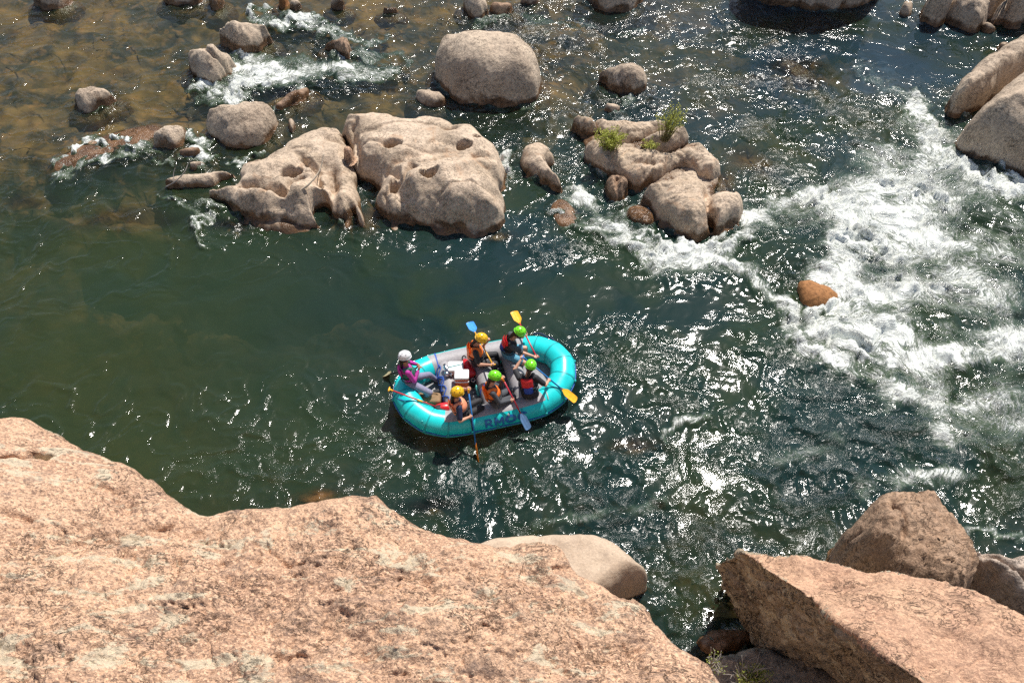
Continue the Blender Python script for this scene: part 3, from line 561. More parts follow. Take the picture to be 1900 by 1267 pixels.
blue = np.exp(-(((px - 1550) / 420) ** 2 + ((py - 90) / 190) ** 2)) + .35 * np.exp(-(((px - 900) / 200) ** 2 + ((py - 440) / 90) ** 2))  # where sky reflection is painted into the murk as blue; also calms fine ripples
def water_mat():
    m, nt = newmat('river_water'); n = N(nt)
    A = lambda k_: n('ShaderNodeAttribute', {'attribute_name': k_})
    fo = A('foam').outputs['Fac']; ch = A('chop').outputs['Fac']; de = A('depth').outputs['Fac']; hu = A('hue').outputs['Fac']; uvv = A('flow').outputs['Vector']
    e1 = n.noise(n.scl(uvv, .62, 1.9, 1.), 3.2, 5, .62, .5)
    e2 = n.noise(n.scl(uvv, .7, 1.6, 1., .25), 8.5, 3, .6, .7)
    e3 = n.noise(n.scl(uvv, 1., 1.3, 1., -.3), 19., 2, .5, .4)
    bl = A('blue').outputs['Fac']; cal = n.rng(bl, .1, 1., 1., .45)
    h = n.math('ADD', n.math('MULTIPLY', n.math('MULTIPLY', e2, .024), cal), n.math('MULTIPLY', n.math('MULTIPLY', e3, .006), cal))
    h = n.math('ADD', n.math('MULTIPLY', e1, .094), h)
    h = n.math('MULTIPLY', h, n.math('ADD', ch, .03))
    # foam pattern: torn, stringy
    f1 = n.noise(n.scl(uvv, 1., 1.4, 1., .2), 2.6, 8, .72, .9)
    f2 = n.noise(n.scl(uvv, 1., 1.4, 1., .2), 9., 5, .7, .6)
    r1 = n.math('ABSOLUTE', n.math('SUBTRACT', f1, .5))
    lace = n.math('SUBTRACT', 1., n.math('MULTIPLY', r1, 7.))
    lace2 = n.math('SUBTRACT', 1., n.math('MULTIPLY', n.math('ABSOLUTE', n.math('SUBTRACT', f2, .5)), 8.))
    pat = n.math('ADD', n.math('MULTIPLY', lace, .32), n.math('MULTIPLY', lace2, .15))
    f3 = n.noise(n.scl(uvv, 1., 1.3, 1., .2), 17., 4, .75, .4)
    fs = n.math('ADD', n.math('MULTIPLY', fo, 1.25), n.math('ADD', pat, n.math('MULTIPLY', n.math('SUBTRACT', f3, .5), 1.45)))
    ff = n.rng(fs, .79, 1.14, 0., .97)
    ff = n.math('MULTIPLY', ff, n.rng(fo, .03, .3))
    h = n.math('ADD', h, n.math('MULTIPLY', n.math('MULTIPLY', ff, n.math('ADD', f2, n.math('MULTIPLY', f3, .4))), .07))
    bn = n('ShaderNodeBump', None, Strength=1., Distance=1., Height=h).outputs[0]
    # body of the water, with sky reflection mixed in as a bluish tint
    mf = n.math('SUBTRACT', 1., n.math('POWER', 2.718, n.math('MULTIPLY', de, -.66)), clamp=True)
    mur = n.mix(hu, (.0270, .0400, .0130), (.0092, .0280, .0245)); mur = n.mix(n.rng(A('blue').outputs['Fac'], 0, 1), mur, (.018, .045, .062))
    mn = n.noise(uvv, .35, 3)
    mur = n.mix(n.rng(mn, .4, .65), mur, (.019, .036, .016))
    mur = n.mix(n.rng(fo, .15, .9), mur, (.13, .17, .105))
    mf = n.math('MAXIMUM', mf, n.rng(fo, .05, .4))
    dif = n('ShaderNodeBsdfDiffuse', None, Color=mur).outputs[0]
    tr = n('ShaderNodeBsdfTransparent', None, Color=(.80, .84, .74, 1)).outputs[0]
    und = n('ShaderNodeMixShader', None, _0=mf, _1=tr, _2=dif).outputs[0]
    fr = n('ShaderNodeFresnel', None, IOR=1.333, Normal=bn).outputs[0]
    gl = n('ShaderNodeBsdfGlossy', None, Color=(1, 1, 1, 1), Roughness=n.rng(ch, .1, .9, .10, .22), Normal=bn).outputs[0]
    wat = n('ShaderNodeMixShader', None, _0=fr, _1=und, _2=gl).outputs[0]
    fd = n('ShaderNodeBsdfPrincipled', None, Base_Color=(.80, .82, .76, 1), Roughness=.45, Normal=bn).outputs[0]
    out = n('ShaderNodeMixShader', None, _0=ff, _1=wat, _2=fd).outputs[0]
    n('ShaderNodeOutputMaterial', None, Surface=out); return m
o = grid_mesh('river', X, Y, Zw, water_mat(), attrs={'foam': foam, 'chop': chop, 'depth': np.clip(depth, 0, 6), 'hue': hue, 'blue': blue, 'flow': uv})
tag(o, kind='structure')

def bed_mat():
    m, nt = newmat('river_bed'); n = N(nt)
    pos = n('ShaderNodeNewGeometry').outputs['Position']
    a = n.noise(pos, .7, 5, .6, .6); b = n.noise(pos, 2.6, 4, .6, .4)
    c = n.mix(n.rng(a, .38, .62), (.055, .042, .026), (.31, .175, .058))
    c = n.mix(n.math('MULTIPLY', n.rng(b, .5, .68), .7), c, (.42, .21, .07))
    v = n('ShaderNodeTexVoronoi', None, Vector=pos, Scale=1.8)
    c = n.mix(n.rng(v.outputs['Distance'], .25, .6, 0., .3), c, (.02, .018, .014))
    bn = n('ShaderNodeBump', None, Strength=.8, Distance=.1, Height=b)
    bs = n('ShaderNodeBsdfPrincipled', None, Base_Color=c, Roughness=.8, Normal=bn.outputs[0])
    n('ShaderNodeOutputMaterial', None, Surface=bs.outputs[0]); return m
bx = np.concatenate([np.linspace(-75, -20, 50), np.arange(-19.8, 20, .11), np.linspace(20.2, 75, 50)]); by = np.concatenate([np.linspace(-20, 3, 30), np.arange(3.2, 32, .11), np.linspace(32.3, 85, 50)])
XB, YB = np.meshgrid(bx, by); pbx, pby = pxfield(XB, YB)
o = grid_mesh('river_bed', XB, YB, -bed_depth(XB, YB, pbx, pby) + fbm(XB * 2, YB * 2, o=3) * .05, bed_mat())
tag(o, kind='structure')
#@@P2A@@
# ------------------------------------------------------------------ raft
RO = Vector((RC[0], RC[1], 0.)); ux = Vector((math.cos(RH), math.sin(RH), 0)); uy = Vector((-math.sin(RH), math.cos(RH), 0))
def R(x, y, z): return RO + ux * x + uy * y + Vector((0, 0, z))
def toR(p): a = Vector(p) - RO; return a.dot(ux), a.dot(uy), p[2]
def pl(*a, **k): return plain(*a, **k)
M['teal'] = pl('teal_hypalon', (.014, .62, .62), .32, bump=.25, bscale=12, var=.13)
M['teald'] = pl('worn_teal_hypalon', (.010, .35, .36), .4)
M['grey'] = pl('grey_chafe_fabric', (.33, .315, .32), .5, bump=.3, bscale=90, var=.10)
M['floor'] = pl('grey_floor_fabric', (.25, .25, .26), .5, var=.15)
M['blue'] = pl('blue_webbing', (.03, .10, .42), .6)
M['letter'] = pl('blue_lettering', (.008, .14, .42), .4)
M['white'] = pl('white_plastic', (.80, .80, .78), .35)
M['orangep'] = pl('orange_plastic', (.75, .13, .025), .35)
M['redbag'] = pl('red_vinyl', (.62, .02, .025), .3, bump=.4, bscale=12)
M['tan'] = pl('tan_canvas', (.27, .17, .085), .8, bump=.6, bscale=30)
M['steel'] = pl('brushed_steel', (.62, .63, .65), .25, metal=1.)
M['black'] = pl('black_fabric', (.018, .018, .021), .7, bump=.4, bscale=40)
M['charcoal'] = pl('charcoal_fabric', (.065, .07, .08), .8, bump=.4, bscale=40)
M['skin'] = pl('skin', (.56, .30, .20), .5, var=.05)
M['skin2'] = pl('tanned_skin', (.45, .22, .14), .5, var=.05)
M['hair'] = pl('dark_hair', (.03, .018, .012), .6)
M['eye'] = pl('eye', (.03, .025, .02), .2)
M['lip'] = pl('lips', (.42, .13, .11), .5)
M['navy'] = pl('navy_fabric', (.012, .02, .06), .7)
M['bluev'] = pl('blue_nylon', (.015, .06, .36), .5, bump=.3)
M['redv'] = pl('red_nylon', (.70, .025, .03), .45, bump=.3)
M['orangev'] = pl('orange_nylon', (.85, .18, .02), .5, bump=.4)
M['salmon'] = pl('faded_orange_nylon', (.82, .30, .16), .5, bump=.4)
M['magenta'] = pl('magenta_shirt', (.46, .035, .30), .7, bump=.3)
M['greenv'] = pl('dark_green_nylon', (.02, .13, .09), .6, bump=.3)
M['purple'] = pl('purple_cloth', (.13, .04, .26), .6)
M['legging'] = pl('grey_violet_leggings', (.22, .22, .32), .8, bump=.3)
M['shorts'] = pl('light_blue_shorts', (.10, .30, .42), .8)
M['hg'] = pl('green_helmet_shell', (.20, .78, .015), .22, coat=.5, var=.03)
M['hy'] = pl('yellow_helmet_shell', (.88, .50, .01), .22, coat=.5, var=.03)
M['hw'] = pl('white_helmet_shell', (.82, .82, .82), .25, coat=.5, var=.03)
M['vent'] = pl('vent_black', (.01, .01, .01), .6)
M['rshaft'] = pl('red_shaft', (.50, .03, .05), .35)
M['bshaft'] = pl('blue_shaft', (.02, .16, .45), .35)
M['yshaft'] = pl('yellow_shaft', (.80, .40, .02), .35)
M['yblade'] = pl('yellow_blade', (.85, .42, .015), .35)
M['oblade'] = pl('orange_blade', (.85, .27, .02), .35)
M['bblade'] = pl('blue_blade', (.06, .30, .75), .35)
M['cblade'] = pl('clear_blue_blade', (.10, .19, .34), .15)
M['olive'] = pl('olive_blade', (.42, .36, .20), .5)
M['bottle'] = pl('teal_bottle', (.10, .42, .40), .3, metal=.4)
M['shoe'] = pl('shoe', (.09, .08, .08), .7)
M['neon'] = pl('neon_yellow', (.55, .75, .02), .5)

def sweep(pts, rad_, seg=12, closed=False, up=Vector((0, 0, 1)), arc=None, caps=True):
    """tube along pts; arc=(a0,a1) gives an open strip of the tube's section. returns verts, faces"""
    pts = [Vector(p) for p in pts]; n = len(pts); vs, fs = [], []
    rads = rad_ if isinstance(rad_, (list, tuple)) else [rad_] * n
    a0, a1 = arc or (0, 2 * math.pi); m = seg if arc is None else seg + 1
    for i, p in enumerate(pts):
        if closed: t = pts[(i + 1) % n] - pts[i - 1]
        else: t = pts[min(i + 1, n - 1)] - pts[max(i - 1, 0)]
        t.normalize(); uu = up if abs(t.dot(up)) < .95 else Vector((1, 0, 0))
        s = t.cross(uu).normalized(); u2 = s.cross(t).normalized()
        for k in range(m):
            a = a0 + (a1 - a0) * k / seg
            vs.append(p + (s * math.cos(a) + u2 * math.sin(a)) * rads[i])
    last = n if closed else n - 1
    for i in range(last):
        j = (i + 1) % n
        for k in range(seg):
            k2 = (k + 1) % m
            fs.append((i * m + k, i * m + k2, j * m + k2, j * m + k))
    if not closed and arc is None and caps: fs += [tuple(range(m))[::-1], tuple(range((n - 1) * m, n * m))]
    return vs, fs
def join(*parts):
    vs, fs = [], []
    for v, f in parts:
        b = len(vs); vs += list(v); fs += [tuple(i + b for i in q) for q in f]
    return vs, fs
def smoothpath(pts, k=6, closed=False):
    pts = [Vector(p) for p in pts]; n = len(pts); out = []
    rng_ = range(n) if closed else range(n - 1)
    for i in rng_:
        p0 = pts[(i - 1) % n] if closed or i > 0 else pts[i]; p1 = pts[i]; p2 = pts[(i + 1) % n]; p3 = pts[(i + 2) % n] if closed or i + 2 < n else p2
        for j in range(k):
            t = j / k
            out.append(.5 * ((2 * p1) + (p2 - p0) * t + (2 * p0 - 5 * p1 + 4 * p2 - p3) * t * t + (3 * p1 - p0 - 3 * p2 + p3) * t ** 3))
    if not closed: out.append(pts[-1])
    return out
TR = .275
def tz(x): return .285 + .20 * max(0, (abs(x) - .75) / 1.05) ** 1.8
Q = [(0, .83), (.55, .83), (1.02, .80), (1.38, .66), (1.65, .36), (1.76, 0)]
half = [(x, y) for x, y in Q] + [(x, -y) for x, y in Q[::-1][1:]]
ring = half + [(-x, y) for x, y in half[::-1]][1:-1]
def dens(r, m=4, soft=.16):
    out = []
    n = len(r)
    for i in range(n):
        a, b = Vector(r[i]).to_3d(), Vector(r[(i + 1) % n]).to_3d()
        for t in (.0, soft, .5, 1 - soft): out.append(a.lerp(b, t))
    # keep straight panels with short rounded mitres
    res = []
    for i in range(len(out)):
        res.append((out[i - 1] + out[i] * 2 + out[(i + 1) % len(out)]) / 4)
    return res
CL = dens(ring)
CLW = [R(p.x, p.y, tz(p.x)) for p in CL]
raft = empty('inflatable_raft', RO, 'teal inflatable raft with grey top panels carrying six people downriver', 'raft')
v, f = sweep(CLW, TR, 40, True); mk('main_tube', v, f, M['teal'], raft)
# seam bands at the mitres
def outer_frame(x, y):   # centreline point, outward horizontal, tangent for a location on the side
    pass
def patch(name, idx, a0, a1, mat, r=TR + .004, seg=18):
    pts = [CLW[i % len(CLW)] for i in idx]; v, f = sweep(pts, r, seg, False, arc=(a0, a1)); return mk(name, v, f, mat, raft)
NC = len(CLW)
side_far = [i for i in range(NC) if CL[i].y > .5 and abs(CL[i].x) < 1.12]; side_far.sort(key=lambda i: CL[i].x)
side_near = [i for i in range(NC) if CL[i].y < -.5 and abs(CL[i].x) < 1.12]; side_near.sort(key=lambda i: CL[i].x)
# angle 0 = to the right of travel (+x direction -> -y side), 90 = up
patch('top_panel', side_near, rad(62), rad(172), M['grey'])
patch('top_panel', side_far, rad(8), rad(120), M['grey'])
# floor
fl = []; n_ = len(CL)
fv = [R(p.x * .93, p.y * .86, .13 + max(0, (abs(p.x) - .9)) * .16) for p in CL] + [R(0, 0, .10)]
mk('floor', fv, [(i, (i + 1) % n_, n_) for i in range(n_)], M['floor'], raft)
v, f = [], []
for k in range(-5, 6): v_, f_ = sweep([R(-1.45 + .1 * abs(k), k * .12, .125), R(1.45 - .1 * abs(k), k * .12, .125)], .055, 10); v, f = join((v, f), (v_, f_))
mk('floor_beams', v, f, M['floor'], raft)
TW = []
for x_, r_ in ((-.78, .20), (.02, .205), (.70, .205)):
    v, f = sweep([R(x_, -.72, .34), R(x_, -.6, .345), R(x_, 0, .35), R(x_, .6, .345), R(x_, .72, .34)], r_, 28); mk('thwart', v, f, M['grey'], raft); TW.append(x_)
# outside lines
def outline(off, zoff, idx=None):
    out = []
    for i in range(NC):
        p = CL[i]; q = CL[(i + 1) % NC]; r = CL[i - 1]; t = (q - r).normalized(); nrm = Vector((t.y, -t.x, 0))
        if nrm.dot(Vector((p.x, p.y, 0))) < 0: nrm = -nrm
        out.append(R(p.x + nrm.x * off, p.y + nrm.y * off, tz(p.x) + zoff))
    return out
rp = outline(TR + .012, -.02); rp = [p + Vector((0, 0, -.035 * abs(math.sin(i * .8)))) for i, p in enumerate(rp)]
v, f = sweep(rp, .011, 8, True); mk('perimeter_line', v, f, M['blue'], raft)
rub = outline(TR + .0, -.085); v, f = sweep(rub, .018, 8, True); mk('rub_strake', v, f, M['teald'], raft)
for i in range(NC):
    if i % 4 == 0:
        t_ = (CLW[(i + 1) % NC] - CLW[i - 1]).normalized(); v, f = sweep([CLW[i] - t_ * .016, CLW[i] + t_ * .016], TR + .003, 40, caps=False); mk('seam_tape', v, f, M['teald'], raft)
        p = outline(TR + .004, -.01)[i]
        v, f = sweep([p + Vector((0, 0, .03)), p - Vector((0, 0, .03))], .032, 10); mk('ring_patch', v, f, M['teald'], raft)
        v, f = sweep([p + Vector((.02 * math.cos(a), .02 * math.sin(a), .0)) + Vector((0, 0, .025 * math.sin(a * 2))) for a in [k * math.pi / 4 for k in range(8)]], .005, 6, True); mk('steel_ring', v, f, M['steel'], raft)
def strap_round(x, side, wid=.035, mat='blue', a0=-40, a1=200):
    c = min(range(NC), key=lambda i: (CL[i].x - x) ** 2 + (CL[i].y - side * .8) ** 2)
    p = R(x, CL[c].y, tz(x)); vs, fs = [], []
    for k in range(25):
        a = rad(a0 + (a1 - a0) * k / 24); o_ = -uy * math.cos(a) * side * -1
        d = (uy * side * math.cos(a) + Vector((0, 0, math.sin(a)))) * (TR + .008)
        vs += [p + d - ux * wid / 2, p + d + ux * wid / 2]
    fs = [(2 * k, 2 * k + 1, 2 * k + 3, 2 * k + 2) for k in range(24)]
    return mk('cam_strap', vs, fs, M[mat], raft)
strap_round(-.92, 1); strap_round(-.55, -1, mat='navy'); strap_round(1.16, -1, .02, 'grey', 60, 200)
# straps over the gear thwart
for k, (ya, yb, xo_) in enumerate([(.70, -.30, -.06), (.62, -.05, .0), (.5, -.36, -.03)]):
    pts = []
    for t in range(13):
        y_ = ya + (yb - ya) * t / 12; a = rad(150 - 35 * math.sin(t * .9 + k * 2)); pts.append(R(TW[0] + xo_ * 0 + math.cos(a) * .212, y_, .35 + math.sin(a) * .212))
    v, f = sweep(pts, .013, 6); mk('lashing_strap', v, f, M['blue'], raft)
v, f = sweep([R(TW[1] + math.cos(rad(a)) * .212, .05 - .002 * a, .35 + math.sin(rad(a)) * .212) for a in range(0, 181, 15)], .012, 6); mk('lashing_strap', v, f, M['blue'], raft)
v, f = sweep(smoothpath([R(-1.96, -.1, .62), R(-1.80, -.28, .72), R(-1.70, -.30, .72), R(-1.55, -.30, .62)]), .01, 6); mk('stern_line', v, f, M['blue'], raft)
v, f = sweep(smoothpath([R(1.35, .93, .55), R(1.5, .86, .6), R(1.62, .80, .52), R(1.72, .70, .55), R(1.80, .55, .5)]), .022, 8); mk('bow_line_coil', v, f, M['navy'], raft)
for x_, y_ in ((-1.55, -.62), (.25, -.83), (-.2, .83)):
    c = R(x_, y_, tz(x_)); o_ = (uy * (1 if y_ > 0 else -1) * .7 + Vector((0, 0, .714))) * (TR + .004)
    v, f = sweep([c + o_ * .99, c + o_ * 1.04], .026, 12); mk('air_valve', v, f, M['white'] if x_ > 0 else M['teald'], raft)

# lettering RMOC on the near side, wrapped to the tube
def glyph(u, vv, ch):    # u,v in 0..1, true where ink
    def seg(a, b, wd):
        e = (b[0] - a[0], b[1] - a[1]); t = max(0, min(1, ((u - a[0]) * e[0] + (vv - a[1]) * e[1]) / (e[0] ** 2 + e[1] ** 2)))
        return math.hypot(u - a[0] - t * e[0], vv - a[1] - t * e[1]) < wd
    if ch == 'R':
        if seg((.15, .05), (.15, .95), .13): return True
        r = math.hypot((u - .45) / 1.2, vv - .70); 
        if .12 < r < .33 and u > .3: return True
        return (.87 < vv < 1 and .1 < u < .5) or (.38 < vv < .52 and .1 < u < .55) or seg((.45, .42), (.85, .04), .12)
    if ch == 'M':
        return seg((.1, .04), (.14, .95), .11) or seg((.14, .92), (.5, .35), .11) or seg((.5, .35), (.86, .92), .11) or seg((.9, .04), (.86, .95), .11)
    r = math.hypot((u - .5) * 1.0, (vv - .5) * 1.0)
    if ch == 'O': return .22 < r < .5
    if ch == 'C': return .25 < r < .5 and not (u > .6 and abs(vv - .5) < .22)
vs, fs = [], []; x0 = -.28; gw = {'R': .19, 'M': .21, 'O': .25, 'C': .24}
for ch in 'RMOC':
    nu, nv = 30, 30
    for a in range(nu):
        for b in range(nv):
            u, w_ = (a + .5) / nu, (b + .5) / nv
            if glyph(u, w_, ch):
                k0 = len(vs)
                for (aa, bb) in ((a, b), (a + 1, b), (a + 1, b + 1), (a, b + 1)):
                    x_ = x0 + gw[ch] * aa / nu; an = rad(3 + 42 * bb / nv)
                    yc = -.83 + max(0, (x_ - .55)) * .06
                    vs.append(R(x_, yc - math.cos(an) * (TR + .009), tz(x_) + math.sin(an) * (TR + .009)))
                fs.append((k0, k0 + 1, k0 + 2, k0 + 3))
    x0 += gw[ch] + .02
mk('lettering', vs, fs, M['letter'], raft)
vs, fs = [], []
for k in range(9):
    if k == 4: continue
    x_ = -1.52 + k * .028; an = rad(32); yc = -.50 - (x_ + 1.52) * .75
    for (da, db) in ((0, 0), (.018, 0), (.018, 5), (0, 5)):
        xx = x_ + da; a2 = an + rad(db); yy = -.50 - (xx + 1.52) * .75
        vs.append(R(xx - .55 * math.cos(a2) * (TR + .01), yy - .8 * math.cos(a2) * (TR + .01), tz(xx) + math.sin(a2) * (TR + .01)))
    fs.append(tuple(range(len(vs) - 4, len(vs))))

# ------------------------------------------------------------------ solids made of blended limbs
def capsule(a, b, ra, rb, seg=12, cap=4):
    a, b = Vector(a), Vector(b); t = b - a
    L = t.length
    if L < 1e-5: t = Vector((0, 0, 1)); b = a + t * 1e-4
    t.normalize(); s = t.orthogonal().normalized(); u = t.cross(s)
    rings = []
    for k in range(cap): q = math.pi / 2 * (1 - (k + .0) / cap); rings.append((a - t * ra * math.sin(q), ra * math.cos(q)))
    rings.append((a, ra)); rings.append((b, rb))
    for k in range(1, cap + 1): q = math.pi / 2 * k / cap; rings.append((b + t * rb * math.sin(q), rb * math.cos(q)))
    vs, fs = [rings[0][0]], []
    for c, r in rings[1:-1]:
        for k in range(seg): an = 2 * math.pi * k / seg; vs.append(c + (s * math.cos(an) + u * math.sin(an)) * r)
    vs.append(rings[-1][0]); m = len(rings) - 2
    for k in range(seg): fs.append((0, 1 + (k + 1) % seg, 1 + k)); fs.append((len(vs) - 1, 1 + (m - 1) * seg + k, 1 + (m - 1) * seg + (k + 1) % seg))
    for i in range(m - 1):
        for k in range(seg): k2 = (k + 1) % seg; fs.append((1 + i * seg + k, 1 + i * seg + k2, 1 + (i + 1) * seg + k2, 1 + (i + 1) * seg + k))
    return vs, fs
def ellipsoid(c, axes, r, seg=20, rings=12, cut=None):
    c = Vector(c); ax_, ay_, az_ = axes; vs, fs = [], []
    vs.append(c + az_ * r[2])
    for i in range(1, rings):
        th = math.pi * i / rings
        for k in range(seg):
            ph = 2 * math.pi * k / seg
            z_ = math.cos(th)
            if cut is not None: z_ = max(z_, cut)
            vs.append(c + ax_ * (r[0] * math.sin(th) * math.cos(ph)) + ay_ * (r[1] * math.sin(th) * math.sin(ph)) + az_ * r[2] * z_)
    vs.append(c + az_ * r[2] * (-1 if cut is None else cut))
    for k in range(seg): k2 = (k + 1) % seg; fs.append((0, 1 + k, 1 + k2)); fs.append((len(vs) - 1, 1 + (rings - 2) * seg + k2, 1 + (rings - 2) * seg + k))
    for i in range(rings - 2):
        for k in range(seg): k2 = (k + 1) % seg; fs.append((1 + i * seg + k, 1 + (i + 1) * seg + k, 1 + (i + 1) * seg + k2, 1 + i * seg + k2))
    return vs, fs
def fused(name, parts, vox, mat, parent, sm=2):
    v, f = join(*parts); org = Vector(parent.location)
    me = remeshed(name, [Vector(p) - org for p in v], f, vox, sm)
    me.materials.clear(); me.materials.append(mat)
    me.polygons.foreach_set('use_smooth', [True] * len(me.polygons))
    o = bpy.data.objects.new(name, me); C.objects.link(o); o.parent = parent; return o
def ik(a, c, l1, l2, pole):
    """two-bone joint position, bending toward pole; c is pulled in if out of reach"""
    a, c, pole = Vector(a), Vector(c), Vector(pole); d = c - a; L = d.length
    if L > (l1 + l2) * .985: c = a + d * ((l1 + l2) * .985 / L); d = c - a; L = d.length
    if L < abs(l1 - l2) * 1.05 + .02: L = abs(l1 - l2) * 1.05 + .02
    x_ = (l1 * l1 - l2 * l2 + L * L) / (2 * L); h_ = math.sqrt(max(0, l1 * l1 - x_ * x_))
    dn = d.normalized(); pd = pole - a; pd = pd - dn * pd.dot(dn)
    if pd.length < 1e-4: pd = Vector((0, 0, 1))
    return a + dn * x_ + pd.normalized() * h_, c
def hand(wr, el, grip, thumb_side, axis):
    """palm, four curled fingers round `axis` and a thumb; wr wrist, grip centre of the fist"""
    out = []; d = (grip - wr); d = d.normalized() if d.length > 1e-4 else (wr - el).normalized()
    ax_ = axis.normalized(); n_ = d.cross(ax_)
    if n_.length < .2: n_ = d.orthogonal()
    n_.normalize(); ax_ = n_.cross(d).normalized()
    pc = wr + d * .045
    out.append(capsule(pc - ax_ * .026, pc + ax_ * .026, .021, .021, 8, 3)); out.append(capsule(wr, pc + d * .03, .024, .026, 8, 3))
    for i, (o_, ln) in enumerate(((-.031, .030), (-.011, .034), (.010, .033), (.030, .026))):
        k0 = wr + d * .082 + ax_ * o_ + n_ * .004
        k1 = k0 + (d * .8 + n_ * .6).normalized() * ln
        k2 = k1 + (n_ * .95 - d * .3).normalized() * ln * .8
        k3 = k2 + (-d * .9 + n_ * .2).normalized() * ln * .6
        out += [capsule(wr + d * .05 + ax_ * o_ * .8, k0, .0105, .0098, 7, 2), capsule(k0, k1, .0098, .0092, 7, 2), capsule(k1, k2, .0092, .0085, 7, 2), capsule(k2, k3, .0085, .008, 7, 2)]
    t0 = wr + d * .03 - ax_ * .026 * thumb_side; t1 = t0 - ax_ * .022 * thumb_side + d * .03 + n_ * .018; t2 = t1 + d * .018 + n_ * .026 + ax_ * .012 * thumb_side
    out += [capsule(t0, t1, .0125, .011, 7, 2), capsule(t1, t2, .011, .009, 7, 2)]
    return out
def person(label, hip, neck, head, face, hands, feet, knees, elbows, axes_=None, skin='skin', shirt='black', sleeve='short', legs='black', leglen='long', vest='orangev', vestlow=None, vesthigh=None,
           helmet='hy', shoe='shoe', barefoot=False, hair=True, group='people riding in the teal raft', S=1.0):
    hip, neck, head = Vector(hip), Vector(neck), Vector(head)
    root = empty('person', (hip.x, hip.y, hip.z - .13), label, 'person', group)
    up_ = (neck - hip).normalized(); face = Vector(face); face.z = 0; face.normalize()
    fw = face - up_ * face.dot(up_); fw.normalize(); lf = up_.cross(fw).normalized()       # lf = the person's left
    hl, hr = hip + lf * .095, hip - lf * .095; sl_, sr_ = neck + lf * .17 - up_ * .055, neck - lf * .17 - up_ * .055
    parts = [ellipsoid(hip + up_ * .02, (lf, fw, up_), (.155, .12, .12)), ellipsoid(hip + up_ * .17, (lf, fw, up_), (.135, .10, .15)), ellipsoid(neck - up_ * .17, (lf, fw, up_), (.16, .115, .17)),
             capsule(sl_, sr_, .055, .055), capsule(neck - up_ * .03, head - (head - neck) * .25, .055, .052)]
    hu = (head - neck).normalized(); hf = (face * 1.0 - hu * face.dot(hu)).normalized(); hs = hu.cross(hf).normalized()
    hc = head
    parts += [ellipsoid(hc + hu * .02, (hs, hf, hu), (.074, .092, .098)), ellipsoid(hc + hf * .03 - hu * .05, (hs, hf, hu), (.055, .065, .065)), capsule(hc + hf * .092 - hu * .0, hc + hf * .108 - hu * .03, .010, .015, 8, 3),
              ellipsoid(hc + hs * .077 - hu * .015, (hs, hf, hu), (.012, .022, .032), 8, 6), ellipsoid(hc - hs * .077 - hu * .015, (hs, hf, hu), (.012, .022, .032), 8, 6)]
    arm, limb_s, limb_l = [], [], []
    sleeves, trous = [], []
    for sgn, s0, h_, el in ((1, sl_, hands[0], elbows[0]), (-1, sr_, hands[1], elbows[1])):
        g = Vector(h_); e0, _ = ik(s0, g, .285, .25 + .07, Vector(el)); dd = (g - e0).normalized(); wr = e0 + dd * .235
        parts += [capsule(s0, e0, .052, .041), capsule(e0, wr, .043, .027)]
        axv = Vector(axes_[0 if sgn > 0 else 1]) if axes_ else Vector((0, 0, 1))
        parts += hand(wr, e0, wr + dd * .09, sgn, axv)
        ru, rl = .062, .052
        if sleeve == 'short': sleeves += [capsule(s0, s0.lerp(e0, .78), ru + .006, ru)]
        if sleeve == 'long': sleeves += [capsule(s0, e0, ru, rl), capsule(e0, wr.lerp(e0, .05), rl, .038)]
    for sgn, s0, f_, kn in ((1, hl, feet[0], knees[0]), (-1, hr, feet[1], knees[1])):
        k0, an = ik(s0, Vector(f_), .43, .42, Vector(kn)); sh = (an - k0).normalized()
        parts += [capsule(s0, k0, .085, .055), capsule(k0, k0.lerp(an, .35), .054, .055), capsule(k0.lerp(an, .35), an, .054, .036)]
        fd = face + Vector((0, 0, -.15)); fd.normalize()
        parts += [capsule(an - fd * .03 - Vector((0, 0, .02)), an + fd * .15 - Vector((0, 0, .03)), .038, .030)]
        if leglen == 'long': trous += [capsule(s0, k0, .098, .068), capsule(k0, an.lerp(k0, .06), .068, .048)]
        else: trous += [capsule(s0, s0.lerp(k0, .72), .10, .088)]
        if not barefoot:
            fused('shoe', [capsule(an - fd * .035 - Vector((0, 0, .025)), an + fd * .16 - Vector((0, 0, .033)), .047, .040), capsule(an, an + sh * .01, .042, .044)], .011, M[shoe], root, 1)
    fused('body', parts, .0068, M[skin], root, 1)
    fused('trousers' if leglen == 'long' else 'shorts', trous + [ellipsoid(hip + up_ * .02, (lf, fw, up_), (.172, .138, .13))], .013, M[legs], root)
    fused('shirt', sleeves + [ellipsoid(hip + up_ * .16, (lf, fw, up_), (.155, .122, .19)), ellipsoid(neck - up_ * .17, (lf, fw, up_), (.175, .13, .18)), capsule(sl_, sr_, .062, .062)], .012, M[shirt], root)
    # buoyancy vest: thick front and back panels over shoulder straps
    bk = neck - fw * .115 - up_ * .16
    vp = [ellipsoid(hip + up_ * .27, (lf, fw, up_), (.188, .158, .16)), ellipsoid(neck - up_ * .20, (lf, fw, up_), (.185, .165, .165)), capsule(sl_ - lf * .05 + up_ * .03 - fw * .05, sl_ - lf * .05 + up_ * .03 + fw * .06, .05, .05), capsule(sr_ + lf * .05 + up_ * .03 - fw * .05, sr_ + lf * .05 + up_ * .03 + fw * .06, .05, .05)]
    fused('life_jacket', vp, .013, M[vest], root, 2)
